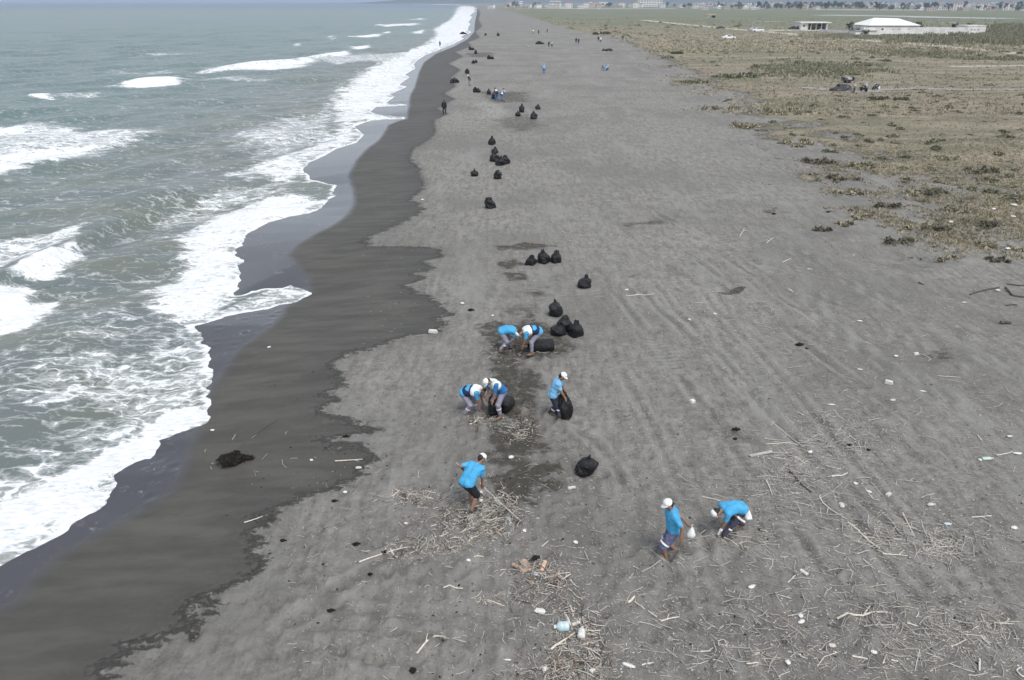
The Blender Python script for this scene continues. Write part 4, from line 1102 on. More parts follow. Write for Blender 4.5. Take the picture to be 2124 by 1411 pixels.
# lying sacks: rounded drums of film
def lying(px, py, rz, ln, r, label, closed=0.5):
    rr = random.Random(int(px)); m = MB(); n = 24; V = []; prof = [(0.25, -0.5), (0.72, -0.49), (0.93, -0.43), (1.0, -0.3), (1.0, 0.0), (0.98, 0.25), (0.97, 0.40), (0.9, 0.47), (0.65, 0.5), (closed * 0.4, 0.5)]
    for f, xx in prof:
        for k in range(n):
            t = 2 * math.pi * k / n
            s = 1 + 0.03 * math.sin(4 * t + xx * 9) + 0.02 * math.sin(9 * t + 3 * xx) + rr.uniform(-0.012, 0.012)
            V.append((xx * ln, f * r * s * math.cos(t), r * 0.93 + f * r * s * math.sin(t) * (0.94 if math.sin(t) < 0 else 1)))
    m.add(V, [(i * n + k, (i + 1) * n + k, (i + 1) * n + (k + 1) % n, i * n + (k + 1) % n) for i in range(len(prof) - 1) for k in range(n)] + [tuple(range(n)), tuple((len(prof) - 1) * n + k for k in range(n))[::-1]])
    o = m.build('rubbish_sack', M_BAG, None, V3(px, py), rz, True)
    mm = MB(); V = []
    for f, xx in ((closed * 0.4, -0.49), (0.3, -0.54), (0.42, -0.6)):
        for k in range(14):
            t = 2 * math.pi * k / 14; s = 1 + 0.25 * math.sin(5 * t + xx * 20)
            V.append((xx * ln, f * r * s * math.cos(t), r * 0.93 + f * r * s * math.sin(t)))
    mm.add(V, [(i * 14 + k, (i + 1) * 14 + k, (i + 1) * 14 + (k + 1) % 14, i * 14 + (k + 1) % 14) for i in range(2) for k in range(14)] + [tuple(28 + k for k in range(14))])
    mm.build('sack_neck', M_BAG, o, smooth=True)
    tag(o, label, 'rubbish sack', BAGG)
lying(1124, 729, R(4), 0.95, 0.27, 'smooth full black sack lying on its side by two bent men')
lying(1049, 851, R(60), 0.55, 0.25, 'taut round black sack lying behind the man in pale vest')
sack(1027, 857, 5, 'half filled black sack held open by the man in pale vest', 0.8, 0.9)
# ------------------------------------------------------------------ driftwood, litter, weed on the sand
def bent(p, q, n=4, wob=0.04, lift=0.02):
    a = V3(*p); b = V3(*q); L = (b - a).length; pts = []
    sx, sy = random.uniform(-1, 1), random.uniform(-1, 1)
    for k in range(n + 1):
        t = k / n
        c = a.lerp(b, t); s = math.sin(t * math.pi)
        c.x += sx * wob * L * s; c.y += sy * wob * L * s
        c.z = float(ground_z(c.x, c.y)) + lift + random.uniform(0, 0.02) * L
        pts.append(c)
    return pts
def rel_tube(name, chains, mat, base, n=6):
    m = MB()
    for pts, r0, r1 in chains:
        k = len(pts)
        m.tube([p - base for p in pts], [r0 + (r1 - r0) * i / (k - 1) for i in range(k)], n)
    return m.build(name, mat, None, base)
WM = {'w': M_WOOD, 'g': M_WOODG, 'd': M_WOODD, 'r': M_WOODR, 'o': M_ORANGE}
STICKS = [
 ([(1605,882),(1632,903),(1666,929)], .032, 'g', 'long straight pole with knobbed head, topmost of the driftwood spread'),
 ([(1586,912),(1623,915)], .024, 'g', 'short grey stick lying level under the knobbed pole'),
 ([(1590,923),(1656,924)], .020, 'w', 'thin level stick crossing the end of the knobbed pole'),
 ([(1620,931),(1637,948)], .028, 'g', 'dark short branch between the grey pipe and the knobbed pole'),
 ([(1637,947),(1669,964)], .024, 'w', 'sloping branch continuing from the dark short branch'),
 ([(1637,980),(1658,1002),(1683,1023)], .036, 'd', 'thick dark stake below the white twigs of the driftwood spread'),
 ([(1588,996),(1602,1029)], .024, 'w', 'steep pale stick just above the bending man in jeans'),
 ([(1570,990),(1640,993)], .020, 'g', 'level grey stick left of the thick dark stake'),
 ([(1699,1031),(1707,1045),(1723,1059),(1755,1078)], .027, 'w', 'curved pale branch bowing down from the thick dark stake'),
 ([(1724,990),(1758,983)], .036, 'w', 'short stout pale stick with blunt end, alone inland of the stake'),
 ([(1805,1002),(1831,1031)], .024, 'g', 'sloping stick with a white scrap at its foot'),
 ([(1795,1015),(1822,1040)], .020, 'w', 'thin stick parallel to the one with a white scrap'),
 ([(1872,1066),(1885,1092),(1897,1117)], .027, 'w', 'steep straight stick at the far end of the driftwood line'),
 ([(1840,1075),(1872,1112)], .027, 'g', 'sloping stick crossing towards the twig tangle'),
 ([(1780,1104),(1824,1140)], .032, 'w', 'thick pale root reaching down from the middle tangle'),
 ([(1758,1085),(1783,1104)], .028, 'w', 'short pale root joining the curved branch and the thick root'),
 ([(1801,1069),(1801,1094)], .018, 'g', 'upright looking thin stick above the middle tangle'),
 ([(1831,1150),(1882,1155)], .026, 'w', 'lone level stick below the middle tangle'),
 ([(1777,1150),(1805,1143)], .020, 'g', 'short stick tip to tip with the lone level stick'),
 ([(1790,1161),(1815,1182)], .020, 'w', 'forked thin stick below the lone level stick'),
 ([(2015,1074),(2056,1071)], .022, 'w', 'thin level stick by itself near the edge of the picture'),
 ([(2034,1072),(2051,1080)], .018, 'w', 'short stick splitting off the thin level one'),
 ([(1926,1107),(1939,1145)], .022, 'g', 'steep stick standing in the dense twig tangle'),
 ([(1456,1031),(1494,1040)], .020, 'w', 'thin stick pointing at the back of the bending man in jeans'),
 ([(1910,1034),(1939,1025)], .020, 'g', 'short dark stick above a pale shell shaped scrap'),
 ([(1577,1101),(1591,1105)], .026, 'w', 'short stick beside the sandal of the bending man'),
 ([(1736,1286),(1790,1279),(1840,1272)], .034, 'w', 'long pale branch lying level near the bottom of the beach'),
 ([(1791,1301),(1859,1296)], .022, 'g', 'thin stick lying under the long pale branch'),
 ([(1881,1294),(1904,1301)], .024, 'w', 'short stick in line with the end of the long pale branch'),
 ([(1872,1294),(1907,1324)], .022, 'g', 'sloping thin stick beyond the long pale branch'),
 ([(2034,1321),(2053,1340)], .026, 'w', 'sloping stick among fine straw near the picture edge'),
 ([(2062,1293),(2104,1296)], .026, 'w', 'level stick with a side twig at the picture edge'),
 ([(2085,1296),(2094,1285)], .016, 'w', 'side twig rising from the level stick at the edge'),
 ([(1767,1363),(1799,1369)], .028, 'w', 'stout short stick on the lowest part of the sand'),
 ([(2031,1369),(2031,1394)], .028, 'w', 'upright looking pale stake near the lowest corner'),
 ([(2008,1401),(2048,1397)], .018, 'g', 'thin stick at the foot of the pale stake'),
 ([(1453,1353),(1479,1345)], .022, 'w', 'pale stick next to a white plastic ring'),
 ([(1548,1378),(1574,1375)], .020, 'w', 'faint stick near the white triangle scrap'),
 ([(1615,1278),(1640,1296)], .022, 'r', 'reddish branch near two white scraps'),
 ([(1717,1298),(1742,1301)], .030, 'd', 'dark wet stick with white end'),
 ([(1634,1209),(1650,1194)], .020, 'w', 'thin stick above the white slat'),
 ([(1831,1378),(1837,1361)], .022, 'w', 'short steep stick in the lowest litter'),
 ([(1848,1371),(1862,1374)], .028, 'w', 'stubby pale stick in the lowest litter'),
 ([(1371,1290),(1409,1281)], .024, 'w', 'pale stick at the end of a broken line of sticks'),
 ([(1345,1269),(1362,1281)], .022, 'w', 'middle stick of a broken line of sticks'),
 ([(1317,1250),(1337,1265)], .022, 'w', 'first stick of a broken line, under a crossed stub'),
 ([(1302,1252),(1316,1239)], .040, 'w', 'pale crossed stub at the head of a broken line of sticks'),
 ([(1331,1381),(1356,1376)], .022, 'w', 'pale stick beside the white tray'),
 ([(1143,1349),(1170,1330),(1195,1312)], .034, 'w', 'long thick branch crossing the heap with the bottles'),
 ([(1171,1274),(1180,1291),(1188,1309)], .038, 'w', 'steep thick branch on top of the heap with the bottles'),
 ([(1183,1259),(1190,1281)], .032, 'w', 'short steep branch behind the thick one on the bottle heap'),
 ([(1204,1340),(1247,1328)], .024, 'g', 'grey branch sticking out of the bottle heap'),
 ([(1157,1374),(1204,1368)], .024, 'r', 'red brown branch low in the bottle heap'),
 ([(1186,1300),(1203,1294)], .055, 'w', 'pale short beam on the bottle heap'),
 ([(1155,1189),(1169,1202),(1184,1192)], .022, 'w', 'V shaped pale root beside the plank heap'),
 ([(983,1156),(1004,1156)], .018, 'w', 'tiny level stick on bare sand under the big heap'),
 ([(745,1168),(795,1150),(850,1137)], .026, 'w', 'long thin branch lying away from the big heap towards the sea'),
 ([(810,1140),(824,1158)], .024, 'w', 'short forked root crossing the long thin branch'),
 ([(913,1114),(929,1106)], .026, 'w', 'short stick at the seaward edge of the big heap'),
 ([(972,1123),(990,1112)], .024, 'w', 'short stick at the bottom edge of the big heap'),
 ([(1015,1101),(1038,1110)], .026, 'w', 'pale stick across the lower big heap'),
 ([(1124,1135),(1137,1123)], .018, 'w', 'thin stick between the big heap and the plank heap'),
 ([(814,1031),(829,1018)], .026, 'w', 'pale stick on the small clump seaward of the raking man'),
 ([(879,1031),(898,1036)], .024, 'w', 'pale stick pair end of the small clump by the raking man'),
 ([(1049,1072),(1067,1092)], .022, 'g', 'grey stick at the inland edge of the big heap'),
 ([(975,882),(1000,868)], .030, 'w', 'long white stick by the feet of the man in white and navy vest'),
 ([(865,1357),(920,1322)], .026, 'w', 'pale sloping stick alone on the lower sand'),
 ([(920,1221),(960,1222)], .024, 'w', 'level stick alone below the long thin branch'),
 ([(695,958),(752,954)], .024, 'w', 'thin level stick on the damp patch by the wet line'),
 ([(507,1085),(545,1072)], .022, 'w', 'thin pale stick on the wet sand edge'),
 ([(525,905),(575,872)], .014, 'd', 'dark thread of weed stem on the wet sand'),
 ([(1534,493),(1544,475)], .030, 'w', 'bright short stick up the beach, pointing inland'),
 ([(1590,505),(1604,494)], .028, 'w', 'bright short stick beyond the first one up the beach'),
 ([(1298,614),(1328,612),(1357,610)], .026, 'w', 'long faint stick behind the lone sack with twisted neck'),
 ([(1623,545),(1641,537)], .026, 'w', 'pale short stick halfway to the dune plants'),
 ([(1635,600),(1645,607)], .034, 'w', 'stubby stick with pale end on the upper sand'),
 ([(2012,613),(2040,604),(2072,598)], .050, 'd', 'dark branch pointing to the washed up root tangle'),
 ([(2085,598),(2100,615),(2124,618),(2150,610)], .055, 'd', 'dark curved root of the tangle at the picture edge'),
 ([(2088,590),(2115,594),(2150,590)], .040, 'd', 'upper dark root of the tangle at the picture edge'),
 ([(2074,672),(2096,673)], .095, 'd', 'dark log end lying alone below the root tangle'),
 ([(2086,635),(2110,634)], .040, 'd', 'flat dark stick under the root tangle'),
 ([(1905,587),(1916,592)], .045, 'd', 'stubby dark stick on bare grey sand below the dune plants'),
 ([(2066,946),(2100,938)], .022, 'w', 'thin rod sticking out of the pale green bottle'),
 ([(2028,905),(2038,917)], .026, 'w', 'short pale rod above the pale green bottle'),
 ([(1945,781),(1992,784)], .016, 'w', 'faint thin rod on the upper sand'),
 ([(1098,98),(1088,92)], .10, 'w', 'pale log beside the far brushwood heap'),
 ([(1010,1245),(1040,1256)], .02, 'w', 'pale buried root end on the lower sand'),
]
for pts, r, mk, lab in STICKS:
    dens = []
    for a, b in zip(pts[:-1], pts[1:]): dens += bent(a, b, 3, 0.02, r * 0.8)[(0 if not dens else 1):]
    rr = r * 0.78
    ch = [(dens, rr, rr * random.uniform(0.45, 0.85))]
    if len(pts) > 2 or random.random() < 0.35:
        k = random.randrange(1, len(dens) - 1); d = dens[k] - dens[k - 1]
        s = Vector((-d.y, d.x, 0)) * random.choice((-1, 1)) * 0.8 + d * 0.9
        s = s.normalized() * min(0.32, (dens[-1] - dens[0]).length * 0.3)
        e = dens[k] + s; e.z = max(float(ground_z(e.x, e.y)) + 0.02, dens[k].z + random.uniform(0.0, 0.08))
        ch.append(([dens[k], dens[k] + (e - dens[k]) * 0.5 + Vector((0, 0, 0.01)), e], rr * 0.6, rr * 0.3))
    o = rel_tube('driftwood_stick', ch, WM[mk], Vector(dens[0]))
    tag(o, lab, 'driftwood', 'driftwood sticks on the sand')
# knob on the pole, planks
for (px, py, qx, qy, w, mk, lab) in [(1063,1172,1089,1190,.09,M_PLANK,'narrow brown plank of the plank heap'), (1085,1164,1097,1188,.17,M_PLANK,'wide brown plank of the plank heap'),
                              (1131,1167,1124,1188,.09,M_ORANGE,'orange tipped board of the plank heap'), (1555,948,1602,940,.10,M_WOODG,'pale grey board with dark end by the driftwood spread'),
                              (1660,1185,1674,1196,.09,M_PLAST,'white slat lying near the lower driftwood'), (1096,1205,1106,1215,.07,M_PLANK,'stub of brown plank under the wide one')]:
    a, b = V3(px, py), V3(qx, qy); d = b - a
    m = MB(); m.box((d.length / 2, 0, 0), (d.length, w, 0.035), taper=0.97); m.box((d.length * 0.4, 0, 0.021), (d.length * 0.82, w * 0.6, 0.01))
    o = m.build('plank', mk, None, a + Vector((0, 0, 0.035)), math.atan2(d.y, d.x)); o.rotation_euler.y = -math.atan2(d.z + 0.03, math.hypot(d.x, d.y))
    tag(o, lab, 'plank')

# litter: name, pixel, size in metres, label
def lump(name, px, py, s, mat, label, cat, seed=0, flat=0.6, sub=2, rough=0.28):
    s = (s[0] * .8, s[1] * .85, s[2] * .9)
    rr = random.Random(seed + int(px * 7 + py)); bm_v = []
    m = MB(); n, k_ = 10, 7; V = []
    for i in range(k_ + 1):
        ph = math.pi * i / k_
        for k in range(n):
            t = 2 * math.pi * k / n; q = 1 + rr.uniform(-rough, rough) + 0.15 * math.sin(2 * t + seed)
            V.append((s[0] / 2 * q * math.sin(ph) * math.cos(t), s[1] / 2 * q * math.sin(ph) * math.sin(t), (0.32 + 0.5 * flat * math.cos(ph)) * s[2]))
    m.add(V, [(i * n + k, (i + 1) * n + k, (i + 1) * n + (k + 1) % n, i * n + (k + 1) % n) for i in range(k_) for k in range(n)])
    o = m.build(name, mat, None, V3(px, py), rr.uniform(-0.5, 0.5), rough < 0.2)
    tag(o, label, cat)
    return o
def bottle(px, py, ln, r, rz, mat, label, cap=M_PLAST):
    b = empty('plastic_bottle', V3(px, py) + Vector((0, 0, r * 0.85)), rz)
    M = Matrix.Rotation(math.pi / 2, 4, 'Y')
    m = MB(); m.lathe([(r * 0.8, -ln / 2), (r, -ln / 2 + r * 0.25), (r, -ln * 0.1), (r * 0.93, -ln * 0.05), (r, 0.0), (r, ln * 0.2), (r * 0.75, ln * 0.33), (r * 0.35, ln * 0.42), (r * 0.33, ln / 2)], n=14, M=M)
    m.build('bottle_body', mat, b, smooth=True)
    m = MB(); m.lathe([(r * 0.4, ln / 2 - 0.01), (r * 0.4, ln / 2 + r * 0.35)], n=10, M=M); m.build('bottle_cap', cap, b)
    tag(b, label, 'bottle')
def box_scrap(name, px, py, s, rz, mat, label, cat):
    s = (s[0] * .85, s[1] * .85, s[2])
    m = MB(); m.box((0, 0, s[2] / 2), s, taper=0.9); m.box((s[0] * 0.05, 0, s[2] * 1.0), (s[0] * 0.7, s[1] * 0.6, 0.012)); m.box((s[0] * 0.47, s[1] * 0.1, s[2] * 0.35), (s[0] * 0.2, s[1] * 0.45, s[2] * 0.5), rz=0.4)
    o = m.build(name, mat, None, V3(px, py), rz); o.rotation_euler.x = random.uniform(-0.15, 0.15)
    tag(o, label, cat)
def ring(px, py, r, tube_r, mat, label, gap=0.0):
    m = MB(); pts = [(r * math.cos(t), r * 0.85 * math.sin(t), 0.015 * math.sin(3 * t)) for t in [gap + (2 * math.pi - gap) * k / 18 for k in range(19)]]
    m.tube(pts, tube_r, 7); o = m.build('plastic_ring', mat, None, V3(px, py) + Vector((0, 0, tube_r)), random.uniform(0, 6), True); tag(o, label, 'litter')
bottle(1166, 1306, 0.30, 0.11, R(184), M_PLASTB, 'big pale blue canister on the bottle heap')
bottle(1206, 1318, 0.28, 0.085, R(80), M_PLAST, 'white flask standing out on the bottle heap')
bottle(2047, 954, 0.34, 0.055, R(5), M_PLASTG, 'pale green bottle lying by a thin rod')
lump('foam_ball', 2032, 956, (.13, .13, .12), M_FOAM, 'white ball just beside the pale green bottle', 'litter', 3, 0.8, rough=0.08)
lump('foam_ball', 1060, 951, (.20, .18, .15), M_FOAM, 'round white lump in the dark raked sand', 'litter', 1, 0.8, rough=0.12)
lump('foam_lump', 1121, 1270, (.29, .20, .13), M_FOAM, 'crumpled white sheet above the bottle heap', 'litter', 2)
lump('foam_lump', 1304, 1382, (.34, .13, .10), M_PLAST, 'long white hull shaped tray on the lower sand', 'litter', 2, rough=0.1)
box_scrap('plastic_tray', 1131, 1391, (.15, .11, .05), 0.4, M_PLAST, 'small square white tray at the lower heap', 'litter')
box_scrap('plastic_tray', 1228, 1393, (.13, .10, .06), 0.7, M_PLAST, 'white box corner at the very bottom of the heap', 'litter')
box_scrap('foam_block', 898, 690, (.42, .16, .12), -0.2, M_FOAM, 'white foam block on the wet sand line', 'litter')
lump('foam_lump', 959, 631, (.26, .24, .16), M_FOAM, 'round white foam lump up from the wet sand', 'litter', 4, rough=0.12)
lump('foam_lump', 1022, 656, (.17, .15, .12), M_FOAM, 'small white cup above the bent men', 'litter', 5, rough=0.15)
box_scrap('foam_block', 1843, 796, (.30, .14, .12), -0.6, M_FOAM, 'pale oblong block on the upper sand', 'litter')
box_scrap('foam_block', 1436, 835, (.20, .16, .10), 0.5, M_FOAM, 'pale block with dark side alone on the middle sand', 'litter')
box_scrap('plastic_scrap', 1186, 1013, (.26, .07, .05), 0.25, M_PLAST, 'white slat near the round black sack', 'litter')
lump('plastic_scrap', 1559, 1219, (.26, .11, .09), M_PLAST, 'bright white scrap below the bending man in jeans', 'litter', 6)
lump('plastic_scrap', 1661, 1279, (.12, .16, .09), M_PLAST, 'upper white scrap of a touching pair', 'litter', 7)
lump('plastic_scrap', 1662, 1291, (.20, .14, .09), M_PLAST, 'lower white scrap of a touching pair', 'litter', 8)
lump('plastic_scrap', 1634, 1376, (.13, .16, .12), M_PLAST, 'white triangle scrap on the lowest sand', 'litter', 9)
lump('plastic_scrap', 1812, 1355, (.19, .13, .11), M_FOAM, 'white foam shell by the lowest litter', 'litter', 10)
lump('plastic_scrap', 1727, 1340, (.20, .12, .08), M_CHIP, 'dull pale wrapper above the lowest litter', 'litter', 11)
ring(1498, 1335, .10, .012, M_CHIP, 'bent plastic ring next to a pale stick', 0.6)
ring(1390, 1326, .055, .008, M_CHIP, 'little grey loop on bare lower sand')
ring(2120, 1395, .11, .014, M_PLAST, 'white loop at the lowest picture corner', 0.4)
lump('plastic_scrap', 1747, 1049, (.20, .28, .09), M_PLAST, 'white pod shaped scrap by the curved branch', 'litter', 12)
lump('plastic_scrap', 1680, 939, (.20, .16, .12), M_FOAM, 'white lump under the knobbed pole', 'litter', 13, rough=0.15)
box_scrap('plastic_scrap', 1843, 1027, (.24, .12, .05), 0.6, M_CHIP, 'bent pale tag by the sloping sticks', 'litter')
lump('plastic_scrap', 1775, 1004, (.15, .17, .08), M_PLAST, 'small white scrap above the sloping sticks', 'litter', 14)
lump('plastic_scrap', 1802, 1021, (.14, .16, .08), M_PLAST, 'small white scrap at the foot of a sloping stick', 'litter', 15)
lump('plastic_scrap', 1931, 1048, (.30, .13, .10), M_CHIP, 'pale shell shaped scrap on the inland sand', 'litter', 16)
lump('plastic_scrap', 1966, 1088, (.26, .10, .07), M_PLASTB, 'flat bluish scrap inland of the twig tangle', 'litter', 17)
lump('plastic_scrap', 2103, 1096, (.26, .13, .10), M_PLAST, 'white oblong scrap near the picture edge', 'litter', 18)
lump('plastic_scrap', 2110, 942, (.30, .14, .10), M_FOAM, 'white float beyond the pale green bottle', 'litter', 19)
lump('plastic_scrap', 2095, 906, (.22, .10, .07), M_FOAM, 'small white float up from the pale green bottle', 'litter', 20)
box_scrap('plastic_scrap', 1900, 736, (.24, .12, .09), 0.2, M_PLAST, 'white block by a thin curved cord', 'litter')
ring(1910, 742, .35, .012, M_CHIP, 'thin curved cord beside a white block', 2.4)
lump('plastic_scrap', 1858, 740, (.20, .17, .12), M_FOAM, 'round white scrap left of the block with cord', 'litter', 21, rough=0.12)
lump('plastic_scrap', 1784, 767, (.24, .09, .07), M_PLAST, 'thin white scrap above the oblong block', 'litter', 22)
lump('plastic_scrap', 1914, 812, (.32, .08, .06), M_PLAST, 'white sliver inland of the oblong block', 'litter', 23)
lump('plastic_scrap', 1852, 831, (.28, .14, .09), M_CHIP, 'dull pale scrap below the oblong block', 'litter', 24)
lump('plastic_scrap', 1725, 840, (.28, .09, .06), M_PLAST, 'white sliver beside dark weed on the middle sand', 'litter', 25)
lump('plastic_scrap', 1783, 667, (.26, .17, .1), M_FOAM, 'white lump on smooth upper sand', 'litter', 26, rough=0.14)
lump('plastic_scrap', 1679, 559, (.34, .10, .07), M_PLAST, 'white sliver below the first dune plants', 'litter', 27)
lump('plastic_scrap', 2069, 604, (.26, .2, .16), M_FOAM, 'white lump by the dark root tangle', 'litter', 28, rough=0.14)
lump('plastic_scrap', 2000, 628, (.32, .10, .07), M_PLAST, 'white sliver left of the root tangle', 'litter', 29)
lump('plastic_scrap', 2089, 518, (.40, .28, .22), M_FOAM, 'white foam lump in the lower dune plants', 'litter', 30)
lump('plastic_scrap', 1972, 463, (.38, .30, .26), M_FOAM, 'white foam lump at the edge of the bare hollow', 'litter', 31)
lump('plastic_scrap', 2060, 436, (.42, .34, .26), M_FOAM, 'round white lump in the grassy dune edge', 'litter', 32, rough=0.12)
lump('plastic_scrap', 2102, 427, (.55, .36, .26), M_FOAM, 'largest white lump in the grassy dune edge', 'litter', 33)
lump('plastic_scrap', 2101, 451, (.36, .3, .22), M_FOAM, 'small white lump under the largest one in the grass', 'litter', 34)
lump('plastic_scrap', 1943, 402, (.30, .30, .34), M_FOAM, 'white upright scrap among dune plants', 'litter', 35)
lump('plastic_scrap', 876, 416, (.28, .26, .2), M_FOAM, 'white dot of foam on the dark upper wet sand', 'litter', 36, rough=0.12)
lump('plastic_scrap', 716, 1022, (.18, .12, .08), M_FOAM, 'white scrap with dark hollow near the wet line', 'litter', 37)
lump('plastic_scrap', 744, 971, (.22, .15, .07), M_CHIP, 'torn pale scrap at the end of the level stick', 'litter', 38)
lump('plastic_scrap', 646, 955, (.13, .12, .06), M_PLAST, 'small white scrap pair on the damp sand', 'litter', 39)
lump('plastic_scrap', 842, 1087, (.12, .11, .08), M_FOAM, 'white pebble like scrap seaward of the big heap', 'litter', 40, rough=0.1)
lump('plastic_scrap', 972, 1164, (.13, .13, .1), M_FOAM, 'round white scrap under the big heap', 'litter', 41, rough=0.1)
lump('plastic_scrap', 1194, 1126, (.18, .12, .09), M_FOAM, 'white scrap with a grey pebble beside it', 'litter', 42)
lump('plastic_scrap', 1088, 1102, (.13, .12, .09), M_FOAM, 'white scrap inland of the big heap', 'litter', 43)
lump('plastic_scrap', 558, 721, (.17, .14, .09), M_FOAM, 'white speck alone on smooth wet sand', 'litter', 44)
lump('plastic_scrap', 441, 893, (.15, .13, .09), M_FOAM, 'white speck on wet sand close to the foam', 'litter', 45)
lump('plastic_scrap', 1300, 602, (.22, .18, .1), M_FOAM, 'white dot inland of the sack with twisted neck', 'litter', 46)
lump('plastic_scrap', 1483, 652, (.2, .18, .1), M_FOAM, 'white dot below the dark hollow', 'litter', 47)
lump('plastic_scrap', 1430, 664, (.2, .18, .1), M_FOAM, 'white dot left of and below the dark hollow', 'litter', 48)
lump('plastic_scrap', 998, 1040, (.13, .12, .1), M_FOAM, 'white scrap between the feet of the raking man and his heap', 'litter', 49)
lump('plastic_scrap', 998, 1022, (.12, .11, .1), M_FOAM, 'white scrap on top of the raked heap', 'litter', 50)
lump('dark_scrap', 1111, 1160, (.26, .2, .16), M_WEED, 'black crumpled scrap above the plank heap', 'litter', 51)
lump('plastic_scrap', 1112, 1193, (.14, .12, .1), M_PLAST, 'white scrap in the plank heap', 'litter', 52)
lump('plastic_scrap', 1055, 1370, (.30, .05, .05), M_PLAST, 'white curved strip at the bottom of the sand', 'litter', 53)
lump('plastic_scrap', 856, 1393, (.22, .18, .1), M_WEED, 'dark twiggy scrap at the bottom of the sand', 'litter', 54)
# a heap of dark weed on the wet sand
kb = V3(482, 962)
def weed_heap(base, label, s=1.0, n=70, lobes=((0, 0, .30, .22, .26), (-.22, .14, .22, .16, .17), (.30, .18, .30, .12, .15), (.08, .22, .2, .15, .22))):
    rr = random.Random(int(base.x * 100)); m = MB()
    for lx, ly, rx, ry, rz_ in lobes:
        m.ellipsoid((lx * s, ly * s, rz_ * 0.35 * s), (rx * s, ry * s, rz_ * s), 14, 9, noise=0.45)
    for k in range(n):
        lx, ly, rx, ry, rz_ = rr.choice(lobes); t = rr.uniform(0, 6.28); u = rr.uniform(0.5, 1.25)
        x, y_ = (lx + rx * u * math.cos(t)) * s, (ly + ry * u * math.sin(t)) * s
        z = max(0.01, rz_ * s * (1.15 - u * 0.85)); pts = [Vector((x, y_, z))]
        d = Vector((rr.uniform(-1, 1), rr.uniform(-1, 1), rr.uniform(-0.3, 0.5)))
        for q in range(3):
            d = (d + Vector((rr.uniform(-.8, .8), rr.uniform(-.8, .8), rr.uniform(-.6, .3)))).normalized(); e = pts[-1] + d * 0.07 * s; e.z = max(e.z, 0.005); pts.append(e)
        m.tube(pts, [0.018 * s, 0.016 * s, 0.012 * s, 0.006 * s], 4)
    o = m.build('seaweed_heap', M_WEED, None, base); tag(o, label, 'seaweed')
    return o
kh = weed_heap(kb, 'heap of black seaweed lying alone on the wet sand')
m = MB(); m.tube([(.02, -.02, .25), (.1, -.1, .2), (.12, -.16, .12)], [.02, .017, .012], 6); m.build('pale_stem', M_WOODG, kh)
for px, py, s, lab in [(1526, 893, .45, 'black weed clump on scuffed sand inland of the round sack'), (1524, 912, .28, 'smaller black weed clump just below another'), (976, 645, .5, 'dark torn weed by the round foam lump'),
                       (738, 1131, .35, 'dark weed knot seaward of the big heap'), (766, 1193, .25, 'black weed bit on the lower sand'), (685, 1269, .3, 'twiggy black weed on the lower sand'),
                       (1658, 717, .55, 'flat black weed on the upper sand'), (1672, 724, .3, 'small weed scrap beside the flat black weed'), (960, 72, 3.2, 'dark wrack in the far surf'),
                       (1118, 92, 2.6, 'brown brushwood heap far up the beach'), (1764, 438, .6, 'small black clump before the dune plants'), (1717, 441, .5, 'small dark clump nearer the open sand than its neighbour'),
                       (797, 1148, .35, 'dark weed at the foot of the long thin branch'), (586, 1123, .28, 'dark weed tail near the wet line'), (693, 1041, .3, 'dark weed strip above the lower sand'),
                       (716, 907, .35, 'dark weed curl by the damp patch'), (1800, 935, .3, 'twin dark weed spots upper one'), (1762, 925, .3, 'twin dark weed spots lower one'), (1605, 445, .5, 'dark weed bit at a hollow up the beach')]:
    weed_heap(V3(px, py), lab, s * (0.6 if s < 1 else 1), 26)
